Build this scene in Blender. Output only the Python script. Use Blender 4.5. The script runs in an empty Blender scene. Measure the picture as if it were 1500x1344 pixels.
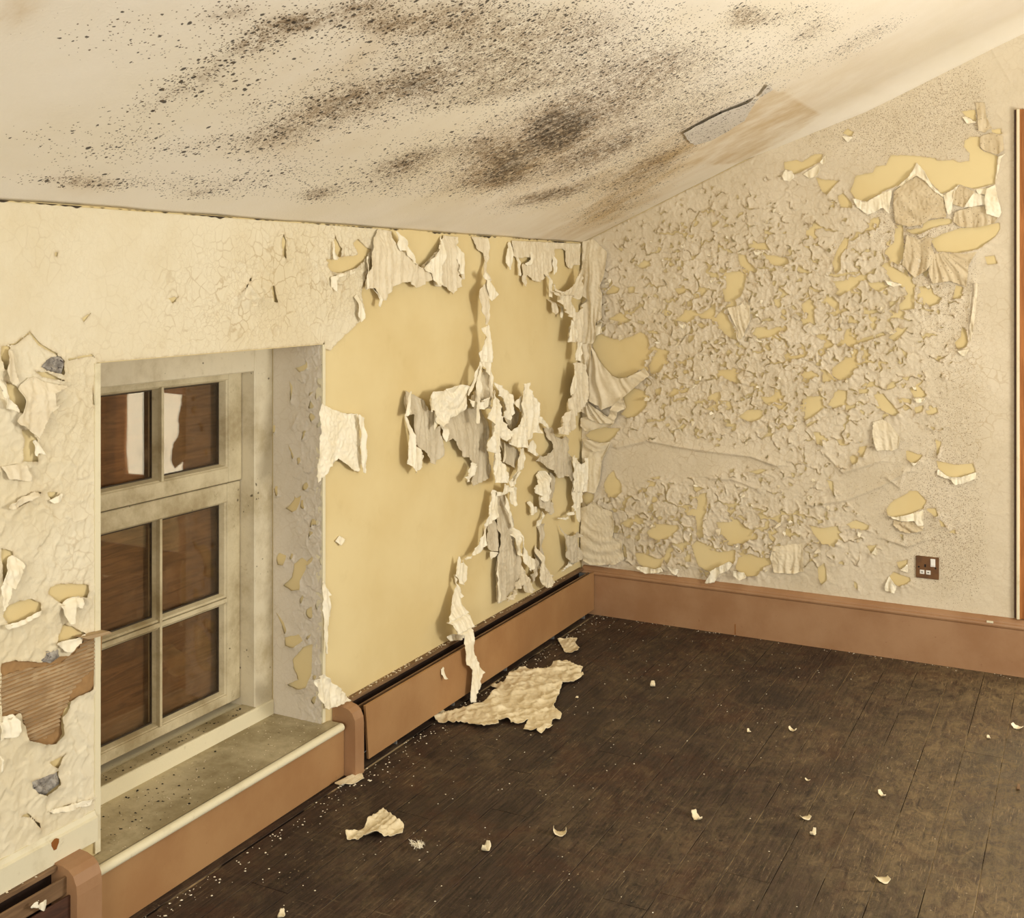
import bpy, math, random
import numpy as np
from mathutils import Vector

# ------------------------------------------------------------------ camera, world, lamp, exposure
scene = bpy.context.scene
COL = scene.collection
FPX, CX, HOR = 1650.0, 750.0, 411.0          # focal length and principal row, 1500 x 1344 frame
PSI = math.atan(850.0 / FPX)                  # heading of the camera left of the long wall's direction
CAM = np.array([2.063, -4.693, 1.5])
cd = bpy.data.cameras.new('camera')
cd.sensor_fit = 'HORIZONTAL'; cd.sensor_width = 36.0; cd.lens = 36.0 * FPX / 1500.0
cd.shift_y = -(672.0 - HOR) / 1500.0
cd.clip_start = 0.05
cam = bpy.data.objects.new('camera', cd); COL.objects.link(cam)
cam.location = CAM; cam.rotation_euler = (math.pi / 2, 0, PSI)
scene.camera = cam

world = bpy.data.worlds.new('world'); scene.world = world
world.use_nodes = True
wb = world.node_tree.nodes['Background']
wb.inputs['Color'].default_value = (1.0, 0.965, 0.905, 1); wb.inputs['Strength'].default_value = 0.80

def lamp(name, kind, loc, energy, color, size, rot=(0, 0, 0)):
    ld = bpy.data.lights.new(name, kind); ld.energy = energy; ld.color = color
    if kind == 'AREA':
        ld.shape = 'RECTANGLE'; ld.size, ld.size_y = size
    else:
        ld.shadow_soft_size = size
    o = bpy.data.objects.new(name, ld); COL.objects.link(o); o.location = loc; o.rotation_euler = rot
    return o
lamp('side_window', 'AREA', (3.55, -1.75, 1.15), 64.0, (1.0, 0.955, 0.875), (0.8, 0.8), (0, math.radians(97), 0))
lamp('rear_fill', 'AREA', (1.9, -6.6, 1.35), 90.0, (1.0, 0.965, 0.905), (1.6, 1.3), (math.radians(92), 0, 0))  # unseen fill light added behind the camera for soft frontal light

vs = scene.view_settings
vs.view_transform = 'Standard'; vs.look = 'None'; vs.gamma = 1.0; vs.use_curve_mapping = False
vs.exposure = -0.13
scene.cycles.max_bounces = 4; scene.cycles.diffuse_bounces = 3; scene.cycles.glossy_bounces = 3
scene.cycles.adaptive_threshold = 0.06

# ------------------------------------------------------------------ projection helpers
FX = np.array([-math.sin(PSI), math.cos(PSI), 0.0]); RX = np.array([math.cos(PSI), math.sin(PSI), 0.0])
SLOPE, H0 = 0.447, 1.672
def ray(px, py):
    return FX + (px - CX) / FPX * RX + np.array([0, 0, -(py - HOR) / FPX])
def on_left(px, py, x=0.0):
    d = ray(px, py); t = (x - CAM[0]) / d[0]; p = CAM + t * d; return p[1], p[2]
def on_right(px, py, y=0.0):
    d = ray(px, py); t = (y - CAM[1]) / d[1]; p = CAM + t * d; return p[0], p[2]
def on_floor(px, py, z=0.0):
    d = ray(px, py); t = (z - CAM[2]) / d[2]; p = CAM + t * d; return p[0], p[1]
def on_ceil(px, py, off=0.0):
    d = ray(px, py); t = (H0 - off + SLOPE * CAM[0] - CAM[2]) / (d[2] - SLOPE * d[0]); p = CAM + t * d; return p[0], p[1]
def project(P):
    D = P - CAM
    z = D @ FX; x = D @ RX
    return CX + FPX * x / z, HOR - FPX * D[:, 2] / z

# ------------------------------------------------------------------ noise (numpy)
def hsh(ix, iy, seed):
    h = (ix.astype(np.int64) * 374761393 + iy.astype(np.int64) * 668265263 + seed * 974711) & 0xffffffff
    h = ((h ^ (h >> 13)) * 1274126177) & 0xffffffff
    h = ((h ^ (h >> 15)) * 2246822519) & 0xffffffff
    return ((h ^ (h >> 16)) & 0xffffff) / float(0xffffff)
def vn(x, y, seed=0):
    ix = np.floor(x); iy = np.floor(y); fx = x - ix; fy = y - iy
    ux = fx * fx * fx * (fx * (fx * 6 - 15) + 10); uy = fy * fy * fy * (fy * (fy * 6 - 15) + 10)
    def g(a, b):
        t = hsh(ix + a, iy + b, seed) * 6.2831853
        return np.cos(t) * (fx - a) + np.sin(t) * (fy - b)
    a = g(0, 0) * (1 - ux) + g(1, 0) * ux
    b = g(0, 1) * (1 - ux) + g(1, 1) * ux
    return (a * (1 - uy) + b * uy) * 1.5
def fbm(x, y, seed=0, o=4):
    s = 0; a = 0.5
    for i in range(o):
        s = s + a * vn(x * 2 ** i, y * 2 ** i, seed + i * 17); a *= 0.5
    return s
def ridged(x, y, seed=0, o=3):
    s = 0; a = 0.55
    for i in range(o):
        s = s + a * (1 - 2.2 * np.abs(vn(x * 2 ** i, y * 2 ** i, seed + i * 31))); a *= 0.5
    return s
def voro(x, y, seed=0):
    ix = np.floor(x); iy = np.floor(y)
    f1 = np.full(x.shape, 9.0); f2 = f1.copy(); dx = f1.copy(); dy = f1.copy(); rid = f1.copy()
    for a in (-1, 0, 1):
        for b in (-1, 0, 1):
            cx = ix + a; cy = iy + b
            ex = x - (cx + hsh(cx, cy, seed)); ey = y - (cy + hsh(cx, cy, seed + 7))
            d = np.sqrt(ex * ex + ey * ey)
            new = d < f1
            f2 = np.where(new, f1, np.minimum(f2, d))
            dx = np.where(new, ex, dx); dy = np.where(new, ey, dy)
            rid = np.where(new, hsh(cx, cy, seed + 13), rid)
            f1 = np.where(new, d, f1)
    return f1, f2, dx, dy, rid
def sdf(poly, U, V):                       # positive inside
    n = len(poly); d2 = np.full(U.shape, 1e9); inside = np.zeros(U.shape, bool)
    for i in range(n):
        ax, ay = poly[i]; bx, by = poly[(i + 1) % n]
        ex, ey = bx - ax, by - ay
        wx, wy = U - ax, V - ay
        t = np.clip((wx * ex + wy * ey) / (ex * ex + ey * ey + 1e-12), 0, 1)
        d2 = np.minimum(d2, (wx - t * ex) ** 2 + (wy - t * ey) ** 2)
        c = ((ay > V) != (by > V))
        with np.errstate(divide='ignore', invalid='ignore'):
            xi = ex * (V - ay) / (ey if ey != 0 else 1e-12) + ax
        inside ^= (c & (U < xi))
    d = np.sqrt(d2)
    return np.where(inside, d, -d)

# ------------------------------------------------------------------ mesh helpers
def clip_grid(us, vs_, cols, phi):
    """grid (len(vs) x len(us)); cols: list of 2-D arrays; keeps phi>0; returns stacked columns and triangles"""
    ny, nx = phi.shape
    U, V = np.meshgrid(us, vs_)
    A = np.stack([U.ravel(), V.ravel()] + [c.ravel() for c in cols], 1)
    f = phi.ravel()
    idx = np.arange(nx * ny).reshape(ny, nx)
    a = idx[:-1, :-1].ravel(); b = idx[:-1, 1:].ravel(); c = idx[1:, 1:].ravel(); d = idx[1:, :-1].ravel()
    par = (np.add.outer(np.arange(ny - 1), np.arange(nx - 1)) % 2).ravel().astype(bool)
    T = np.concatenate([np.where(par[:, None], np.stack([a, b, c], 1), np.stack([a, b, d], 1)),
                        np.where(par[:, None], np.stack([a, c, d], 1), np.stack([b, c, d], 1))])
    s = f[T] > 0
    k = s.sum(1)
    full = T[k == 3]
    keys = []; tris = []
    N = len(A)
    def cut(i, j):                          # i inside, j outside
        return i * N + j
    one = T[k == 1]; so = s[k == 1]
    r = np.argmax(so, 1)
    o0 = one[np.arange(len(one)), r]; o1 = one[np.arange(len(one)), (r + 1) % 3]; o2 = one[np.arange(len(one)), (r + 2) % 3]
    two = T[k == 2]; st = s[k == 2]
    r = np.argmin(st, 1)
    t0 = two[np.arange(len(two)), r]; t1 = two[np.arange(len(two)), (r + 1) % 3]; t2 = two[np.arange(len(two)), (r + 2) % 3]
    K = np.concatenate([cut(o0, o1), cut(o0, o2), cut(t1, t0), cut(t2, t0)])
    uk, inv = np.unique(K, return_inverse=True)
    i = uk // N; j = uk % N
    t = (f[i] / (f[i] - f[j] + 1e-15))[:, None]
    A2 = A[i] * (1 - t) + A[j] * t
    inv = inv + N
    n1 = len(o0); n2 = len(t0)
    p = inv[:n1]; q = inv[n1:2 * n1]; e = inv[2 * n1:2 * n1 + n2]; g = inv[2 * n1 + n2:]
    T2 = np.concatenate([full, np.stack([o0, p, q], 1), np.stack([t1, t2, g], 1), np.stack([t1, g, e], 1)])
    A = np.concatenate([A, A2])
    used = np.unique(T2)
    remap = np.full(len(A), -1); remap[used] = np.arange(len(used))
    return A[used], remap[T2]
def raw_mesh(name, co, tris, smooth=True):
    me = bpy.data.meshes.new(name)
    me.vertices.add(len(co)); me.vertices.foreach_set('co', np.ascontiguousarray(co, dtype=np.float32).ravel())
    nt = len(tris)
    me.loops.add(nt * 3); me.loops.foreach_set('vertex_index', np.ascontiguousarray(tris, dtype=np.int32).ravel())
    me.polygons.add(nt); me.polygons.foreach_set('loop_start', np.arange(0, nt * 3, 3, dtype=np.int32))
    me.polygons.foreach_set('loop_total', np.full(nt, 3, dtype=np.int32))
    me.polygons.foreach_set('use_smooth', np.full(nt, smooth, dtype=bool))
    me.update(calc_edges=True); me.validate()
    return me
def attr(me, name, vals):
    a = me.attributes.new(name, 'FLOAT', 'POINT'); a.data.foreach_set('value', np.ascontiguousarray(vals, dtype=np.float32))
def link(name, me, mat=None, parent=None):
    o = bpy.data.objects.new(name, me); COL.objects.link(o)
    if mat is not None and me is not None and len(me.materials) == 0: me.materials.append(mat)
    if parent is not None: o.parent = parent
    return o
def tag(o, label=None, cat=None, group=None, kind=None):
    if label: o['label'] = label
    if cat: o['category'] = cat
    if group: o['group'] = group
    if kind: o['kind'] = kind
    return o
def empty(name, loc=(0, 0, 0)):
    o = bpy.data.objects.new(name, None); COL.objects.link(o); o.location = loc; o.empty_display_size = 0.05
    return o
class MB:
    """collects boxes, prisms and tubes for one part"""
    def __init__(s): s.v = []; s.f = []
    def add(s, v, f):
        n = len(s.v); s.v += [tuple(p) for p in v]; s.f += [tuple(i + n for i in q) for q in f]; return s
    def box(s, x0, x1, y0, y1, z0, z1, b=0.0):
        if b <= 0:
            v = [(x, y, z) for z in (z0, z1) for y in (y0, y1) for x in (x0, x1)]
            return s.add(v, [(0, 2, 3, 1), (4, 5, 7, 6), (0, 1, 5, 4), (2, 6, 7, 3), (0, 4, 6, 2), (1, 3, 7, 5)])
        v = []; I = {}
        for k, (xx, sx) in enumerate(((x0, 1), (x1, -1))):
            for m, (yy, sy) in enumerate(((y0, 1), (y1, -1))):
                for n, (zz, sz) in enumerate(((z0, 1), (z1, -1))):
                    for ax in range(3):
                        p = [xx + sx * b, yy + sy * b, zz + sz * b]; p[ax] = (xx, yy, zz)[ax]
                        I[(k, m, n, ax)] = len(v); v.append(tuple(p))
        F = []
        for ax in range(3):
            for e in (0, 1):
                def key(a, c):
                    t = [0, 0, 0]; t[ax] = e; o = [q for q in range(3) if q != ax]; t[o[0]] = a; t[o[1]] = c; return I[(*t, ax)]
                q = [key(0, 0), key(1, 0), key(1, 1), key(0, 1)]
                flip = (e == 0) ^ (ax == 1)
                F.append(tuple(reversed(q)) if flip else tuple(q))
        for ax in range(3):
            o = [q for q in range(3) if q != ax]
            for a in (0, 1):
                for c in (0, 1):
                    def kk(e, face):
                        t = [0, 0, 0]; t[ax] = e; t[o[0]] = a; t[o[1]] = c; return I[(*t, face)]
                    F.append((kk(0, o[0]), kk(1, o[0]), kk(1, o[1]), kk(0, o[1])))
        for k in (0, 1):
            for m in (0, 1):
                for n in (0, 1):
                    F.append(tuple(I[(k, m, n, ax)] for ax in range(3)))
        return s.add(v, F)
    def prism(s, prof, axis, a, b):
        """profile list of 2-D points extruded along axis from a to b (x: prof=(y,z); y: prof=(x,z); z: prof=(x,y))"""
        def P(p, t):
            return {'x': (t, p[0], p[1]), 'y': (p[0], t, p[1]), 'z': (p[0], p[1], t)}[axis]
        n = len(prof)
        v = [P(p, a) for p in prof] + [P(p, b) for p in prof]
        f = [(i, (i + 1) % n, n + (i + 1) % n, n + i) for i in range(n)] + [tuple(range(n))[::-1], tuple(range(n, 2 * n))]
        return s.add(v, f)
    def tube(s, pts, r, n=8):
        pts = [Vector(p) for p in pts]; rings = []
        v = []
        for i, p in enumerate(pts):
            d = (pts[min(i + 1, len(pts) - 1)] - pts[max(i - 1, 0)]).normalized()
            a = d.orthogonal().normalized(); b = d.cross(a)
            rr = r[i] if isinstance(r, (list, tuple)) else r
            for k in range(n):
                t = 2 * math.pi * k / n; v.append(tuple(p + (a * math.cos(t) + b * math.sin(t)) * rr))
        f = []
        for i in range(len(pts) - 1):
            for k in range(n):
                f.append((i * n + k, i * n + (k + 1) % n, (i + 1) * n + (k + 1) % n, (i + 1) * n + k))
        f += [tuple(range(n))[::-1], tuple(range((len(pts) - 1) * n, len(pts) * n))]
        return s.add(v, f)
    def build(s, name, mat, parent=None, smooth=False):
        me = bpy.data.meshes.new(name); me.from_pydata(s.v, [], s.f)
        import bmesh
        bm = bmesh.new(); bm.from_mesh(me); bmesh.ops.recalc_face_normals(bm, faces=bm.faces); bm.to_mesh(me); bm.free()
        if smooth: me.polygons.foreach_set('use_smooth', np.ones(len(me.polygons), bool))
        me.update()
        return link(name, me, mat, parent)

# ------------------------------------------------------------------ materials
class NT:
    def __init__(s, name, rough=0.8, spec=0.3):
        s.m = bpy.data.materials.new(name); s.m.use_nodes = True
        s.t = s.m.node_tree; s.b = s.t.nodes['Principled BSDF']
        s.b.inputs['Roughness'].default_value = rough
        s.b.inputs['Specular IOR Level'].default_value = spec
        tc = s.t.nodes.new('ShaderNodeTexCoord'); s.obj = tc.outputs['Object']
        s.h = None
    def n(s, kind, **kw):
        nd = s.t.nodes.new(kind)
        for k, v in kw.items(): setattr(nd, k, v)
        return nd
    def lk(s, a, b): s.t.links.new(a, b)
    def val(s, x, inp):
        if hasattr(x, 'is_linked'): s.lk(x, inp)
        else:
            inp.default_value = (*x, 1) if isinstance(x, tuple) and len(x) == 3 and inp.type == 'RGBA' else x
    def math(s, op, a, b=0.0, c=None, clamp=False):
        nd = s.n('ShaderNodeMath', operation=op, use_clamp=clamp)
        s.val(a, nd.inputs[0]); s.val(b, nd.inputs[1])
        if c is not None: s.val(c, nd.inputs[2])
        return nd.outputs[0]
    def vec(s, scale=(1, 1, 1), loc=(0, 0, 0), src=None, rot=(0, 0, 0)):
        nd = s.n('ShaderNodeMapping'); s.lk(src or s.obj, nd.inputs[0])
        nd.inputs['Scale'].default_value = scale; nd.inputs['Location'].default_value = loc; nd.inputs['Rotation'].default_value = rot
        return nd.outputs[0]
    def noise(s, scale, detail=4, rough=0.55, vec=None, dist=0.0):
        nd = s.n('ShaderNodeTexNoise'); s.lk(vec or s.obj, nd.inputs['Vector'])
        nd.inputs['Scale'].default_value = scale; nd.inputs['Detail'].default_value = detail; nd.inputs['Roughness'].default_value = rough
        nd.inputs['Distortion'].default_value = dist
        return nd.outputs['Fac']
    def voro(s, scale, feature='F1', vec=None, rand=1.0):
        nd = s.n('ShaderNodeTexVoronoi', feature=feature); s.lk(vec or s.obj, nd.inputs['Vector'])
        nd.inputs['Scale'].default_value = scale; nd.inputs['Randomness'].default_value = rand
        return nd
    def step(s, x, a, b):
        nd = s.n('ShaderNodeMapRange', interpolation_type='SMOOTHSTEP'); s.val(x, nd.inputs[0])
        nd.inputs[1].default_value = a; nd.inputs[2].default_value = b
        return nd.outputs[0]
    def mix(s, f, a, b, mode='MIX'):
        nd = s.n('ShaderNodeMix', data_type='RGBA', blend_type=mode); s.val(f, nd.inputs[0]); s.val(a, nd.inputs[6]); s.val(b, nd.inputs[7])
        return nd.outputs[2]
    def at(s, name):
        nd = s.n('ShaderNodeAttribute', attribute_name=name); return nd.outputs['Fac']
    def warp(s, scale, amt):
        nd = s.n('ShaderNodeTexNoise'); s.lk(s.obj, nd.inputs['Vector']); nd.inputs['Scale'].default_value = scale; nd.inputs['Detail'].default_value = 3
        sub = s.n('ShaderNodeVectorMath', operation='SUBTRACT'); s.lk(nd.outputs['Color'], sub.inputs[0]); sub.inputs[1].default_value = (.5, .5, .5)
        sc = s.n('ShaderNodeVectorMath', operation='SCALE'); s.lk(sub.outputs[0], sc.inputs[0]); sc.inputs['Scale'].default_value = amt
        ad = s.n('ShaderNodeVectorMath', operation='ADD'); s.lk(sc.outputs[0], ad.inputs[0]); s.lk(s.obj, ad.inputs[1])
        return ad.outputs[0]
    def bump(s, h, dist=0.002, strength=1.0):
        nd = s.n('ShaderNodeBump'); s.lk(h, nd.inputs['Height']); nd.inputs['Distance'].default_value = dist; nd.inputs['Strength'].default_value = strength
        if s.h is not None: s.lk(s.h, nd.inputs['Normal'])
        s.h = nd.outputs['Normal']
    def done(s, col, rough=None):
        s.val(col, s.b.inputs['Base Color'])
        if rough is not None: s.val(rough, s.b.inputs['Roughness'])
        if s.h is not None: s.lk(s.h, s.b.inputs['Normal'])
        return s.m

def srgb(r, g, b):
    f = lambda c: (c / 255 / 12.92) if c <= 10 else (((c / 255) + 0.055) / 1.055) ** 2.4
    return (f(r), f(g), f(b))

def mat_distemper():
    k = NT('yellow_distemper', 0.85, 0.15)
    c = k.mix(k.step(k.noise(2.3, 4), .35, .7), srgb(226, 206, 154), srgb(218, 195, 140))
    c = k.mix(k.math('MULTIPLY', k.step(k.noise(9, 5, .65), .55, .8), .35), c, srgb(206, 182, 128))
    k.bump(k.noise(420, 2), .0006, .5); k.bump(k.noise(7, 3), .006, .35)
    return k.done(c)
def mat_skin(name, ca, cb, speckcol=srgb(120, 92, 62), seed=0.0):
    k = NT(name, 0.62, 0.35)
    c = k.mix(k.step(k.noise(3.1, 5, .6, k.vec(loc=(seed, 0, 0))), .35, .68), ca, cb)
    # fine crackle lines where the coat has crazed
    w = k.warp(14, .05)
    e1 = k.voro(26, 'DISTANCE_TO_EDGE', w).outputs['Distance']
    e2 = k.voro(57, 'DISTANCE_TO_EDGE', k.warp(30, .03)).outputs['Distance']
    br = k.step(k.noise(11, 3), .42, .58)
    l1 = k.math('MULTIPLY', k.math('SUBTRACT', 1.0, k.step(e1, 0.0, .07)), br)
    l2 = k.math('MULTIPLY', k.math('SUBTRACT', 1.0, k.step(e2, 0.0, .08)), k.math('SUBTRACT', 1.0, br))
    ln = k.math('MULTIPLY', k.math('MAXIMUM', l1, k.math('MULTIPLY', l2, .7)), k.at('crack'))
    c = k.mix(k.math('MULTIPLY', ln, .58), c, srgb(168, 138, 88))
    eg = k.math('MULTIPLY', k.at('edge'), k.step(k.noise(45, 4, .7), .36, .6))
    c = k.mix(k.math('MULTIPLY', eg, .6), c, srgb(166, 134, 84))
    # brown mould specks
    sp = k.at('speck')
    for sc, am in ((165, .85), (290, 1.0)):
        v = k.voro(sc)
        sep = k.n('ShaderNodeSeparateColor'); k.lk(v.outputs['Color'], sep.inputs[0])
        t = k.math('SUBTRACT', k.math('MULTIPLY', sp, am), sep.outputs[0])
        rad = k.math('MINIMUM', k.math('MULTIPLY', t, .9), .42)
        msk = k.math('MULTIPLY', k.math('SUBTRACT', rad, v.outputs['Distance']), 9.0, clamp=True)
        c = k.mix(k.math('MULTIPLY', msk, .6), c, speckcol)
    k.bump(k.noise(120, 5, .75), .0018, .6)
    return k.done(c)
def mat_sheet(name, ca, cb, speck=0.0, bump=.5):
    k = NT(name, 0.6, 0.35)
    c = k.mix(k.step(k.noise(16, 4, .6), .35, .68), ca, cb)
    if speck:
        v = k.voro(110); sep = k.n('ShaderNodeSeparateColor'); k.lk(v.outputs['Color'], sep.inputs[0])
        t = k.math('SUBTRACT', speck, sep.outputs[0])
        msk = k.math('MULTIPLY', k.math('SUBTRACT', k.math('MINIMUM', t, .3), v.outputs['Distance']), 9.0, clamp=True)
        c = k.mix(k.math('MULTIPLY', msk, .6), c, srgb(105, 82, 58))
    k.bump(k.noise(70, 4, .7), .0026, bump)
    return k.done(c)
def mat_brown(name='brown_gloss_paint', ca=srgb(170, 130, 86), cb=srgb(158, 116, 74), rough=.5):
    k = NT(name, rough, .35)
    c = k.mix(k.step(k.noise(5, 5, .6), .3, .7), ca, cb)
    c = k.mix(k.math('MULTIPLY', k.step(k.noise(60, 4, .7), .66, .74), .5), c, srgb(120, 78, 48))
    k.bump(k.noise(95, 3), .0006, .4)
    return k.done(c)
def mat_wood(name, ca, cb, rough=.5, axis=(40, 4, 40)):
    k = NT(name, rough, .4)
    g = k.noise(1.0, 6, .65, k.vec(scale=axis), 1.2)
    c = k.mix(k.step(g, .32, .7), ca, cb)
    c = k.mix(k.math('MULTIPLY', k.step(k.noise(6, 5, .7), .5, .8), .5), c, tuple(.55 * x for x in ca))
    k.bump(g, .0015, .4)
    return k.done(c)
def mat_dirty(name, base, dirt, amount, dirt2=srgb(70, 58, 36)):
    """old off-white woodwork with its own grime"""
    k = NT(name, .55, .35)
    d = k.step(k.noise(4.5, 7, .68), .62 - amount * .35, .82 - amount * .2)
    c = k.mix(k.math('MULTIPLY', d, .8), base, dirt)
    d2 = k.step(k.noise(26, 7, .75), .60, .72)
    c = k.mix(k.math('MULTIPLY', d2, .25 + .5 * amount), c, dirt)
    v = k.voro(70, vec=k.warp(40, .02)); sep = k.n('ShaderNodeSeparateColor'); k.lk(v.outputs['Color'], sep.inputs[0])
    t = k.math('SUBTRACT', k.math('MULTIPLY', k.step(k.noise(7, 4), .45, .7), .2 + .3 * amount), sep.outputs[0])
    msk = k.math('MULTIPLY', k.math('SUBTRACT', k.math('MINIMUM', t, .34), v.outputs['Distance']), 8.0, clamp=True)
    c = k.mix(k.math('MULTIPLY', msk, .8), c, dirt2)
    k.bump(k.noise(140, 4), .0012, .5); k.bump(d2, .0008, .4)
    return k.done(c)
def mat_flat(name, col, rough=.6, spec=.3, var=.25, bump=.0008, bs=90):
    k = NT(name, rough, spec)
    c = k.mix(k.step(k.noise(25, 4), .3, .7), col, tuple(x * (1 - var) for x in col))
    k.bump(k.noise(bs, 3), bump, .5)
    return k.done(c)
def mat_stone():
    k = NT('grey_rubble', .9, .2)
    c = k.mix(k.step(k.noise(60, 6, .7), .35, .65), srgb(128, 120, 110), srgb(182, 174, 160))
    c = k.mix(k.step(k.noise(110, 3), .62, .7), c, srgb(70, 62, 60))
    k.bump(k.noise(60, 6, .7), .008, .9)
    return k.done(c)
def mat_floor():
    k = NT('dark_stained_boards', .5, .22)
    info = k.n('ShaderNodeObjectInfo').outputs['Random']
    geo = k.n('ShaderNodeNewGeometry').outputs['Position']
    off = k.n('ShaderNodeCombineXYZ'); k.lk(k.math('MULTIPLY', info, 37.0), off.inputs[1])
    ad = k.n('ShaderNodeVectorMath', operation='ADD'); k.lk(geo, ad.inputs[0]); k.lk(off.outputs[0], ad.inputs[1])
    grain = k.noise(1.0, 8, .78, k.vec(scale=(110, 5, 20), src=ad.outputs[0]), .6)
    c = k.mix(k.step(grain, .34, .66), srgb(30, 24, 21), srgb(74, 58, 48))
    c = k.mix(k.math('MULTIPLY', k.step(k.noise(4.2, 7, .75, geo, .5), .48, .66), .55), c, srgb(72, 44, 32))
    c = k.mix(k.math('MULTIPLY', k.step(k.noise(2.6, 6, .7, k.vec(src=geo, loc=(5, 2, 0))), .5, .68), .6), c, srgb(36, 32, 31))
    # painted light: boards turn paler and dustier towards the lit right side
    sx = k.n('ShaderNodeSeparateXYZ'); k.lk(geo, sx.inputs[0])
    lit_side = k.step(k.math('ADD', sx.outputs[0], k.math('MULTIPLY', k.noise(2.2, 6, .7, geo), 1.1)), 1.55, 2.45)
    fine = k.noise(22, 9, .82, k.vec(scale=(1.6, .8, 1), src=geo), .8)
    dust = k.math('MULTIPLY', k.step(k.noise(3.4, 9, .8, geo, .8), .43, .63), k.math('ADD', .34, k.math('MULTIPLY', lit_side, .5)))
    dust = k.math('MULTIPLY', dust, k.step(fine, .36, .6))
    c = k.mix(dust, c, srgb(134, 114, 84))
    c = k.mix(k.math('MULTIPLY', k.math('MULTIPLY', lit_side, k.step(fine, .25, .75)), .62), c, srgb(132, 114, 82))
    # scuffs along the boards and across them
    wear = k.math('MULTIPLY', k.step(k.noise(1.0, 7, .8, k.vec(scale=(260, 14, 40), src=ad.outputs[0]), .3), .55, .64), k.step(k.noise(4, 6, .7, geo), .40, .58))
    c = k.mix(k.math('MULTIPLY', wear, k.math('ADD', .5, k.math('MULTIPLY', lit_side, .35))), c, srgb(160, 136, 102))
    sc2 = k.math('MULTIPLY', k.step(k.noise(1.0, 6, .8, k.vec(scale=(9, 120, 40), src=geo, rot=(0, 0, .35)), .6), .58, .66), k.step(k.noise(3.5, 5, .7, geo), .46, .60))
    c = k.mix(k.math('MULTIPLY', sc2, .45), c, srgb(146, 124, 94))
    stn = k.step(k.noise(6.3, 8, .78, k.vec(src=geo, loc=(3, 7, 0)), 1.2), .6, .68)
    c = k.mix(k.math('MULTIPLY', stn, .7), c, srgb(28, 24, 22))
    v = k.voro(75, vec=geo); sep = k.n('ShaderNodeSeparateColor'); k.lk(v.outputs['Color'], sep.inputs[0])
    t = k.math('SUBTRACT', k.math('MULTIPLY', k.step(k.noise(5, 5, .7, geo), .38, .7), .5), sep.outputs[0])
    msk = k.math('MULTIPLY', k.math('SUBTRACT', k.math('MINIMUM', t, .2), v.outputs['Distance']), 9.0, clamp=True)
    c = k.mix(k.math('MULTIPLY', msk, .75), c, srgb(176, 156, 122))
    k.bump(fine, .004, .6)
    r = k.math('ADD', .50, k.math('MULTIPLY', dust, .5))
    return k.done(c, r)
def mat_gap():
    k = NT('dusty_gap', .9, .1)
    geo = k.n('ShaderNodeNewGeometry').outputs['Position']
    c = k.mix(k.step(k.noise(1.0, 5, .7, k.vec(scale=(5.5, 2.2, 1), src=geo)), .44, .58), srgb(26, 20, 17), srgb(178, 156, 120))
    return k.done(c)
def mat_ceiling(name='mouldy_ceiling_paper', ca=srgb(242, 233, 214), cb=srgb(236, 225, 200), tan=srgb(196, 164, 108)):
    k = NT(name, .8, .2)
    mo = k.at('mould'); st = k.at('stain')
    c = k.mix(k.step(k.noise(1.6, 5, .6), .35, .7), ca, cb)
    c = k.mix(k.math('MULTIPLY', st, k.step(k.noise(5, 6, .65, k.vec(scale=(1, 1.6, 1))), .2, .75)), c, tan)
    haze = k.math('MULTIPLY', k.step(mo, .28, 1.0), k.step(k.noise(34, 9, .82), .40, .58))
    c = k.mix(k.math('MULTIPLY', haze, .68), c, srgb(132, 100, 56))
    core = k.math('MULTIPLY', k.step(mo, .85, 1.3), k.step(k.noise(40, 9, .82), .42, .56))
    c = k.mix(k.math('MULTIPLY', core, .85), c, srgb(48, 38, 28))
    brk = k.math('ADD', -.15, k.math('MULTIPLY', k.noise(8, 6, .75), 2.6))
    den = k.math('MULTIPLY', mo, brk)
    for sc, am, mx, col in ((58, .56, .36, srgb(40, 33, 28)), (105, .80, .36, srgb(62, 52, 42)), (190, 1.0, .42, srgb(108, 86, 58))):
        v = k.voro(sc, vec=k.warp(60, .012)); sep = k.n('ShaderNodeSeparateColor'); k.lk(v.outputs['Color'], sep.inputs[0])
        t = k.math('SUBTRACT', k.math('MULTIPLY', den, am), sep.outputs[0])
        rad = k.math('MINIMUM', k.math('MULTIPLY', t, 3.0), mx)
        msk = k.math('MULTIPLY', k.math('SUBTRACT', rad, v.outputs['Distance']), 10.0, clamp=True)
        c = k.mix(k.math('MULTIPLY', msk, .88), c, col)
    k.bump(k.noise(150, 3, .6), .0015, .5); k.bump(k.noise(5, 4), .01, .25)
    return k.done(c)
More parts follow.
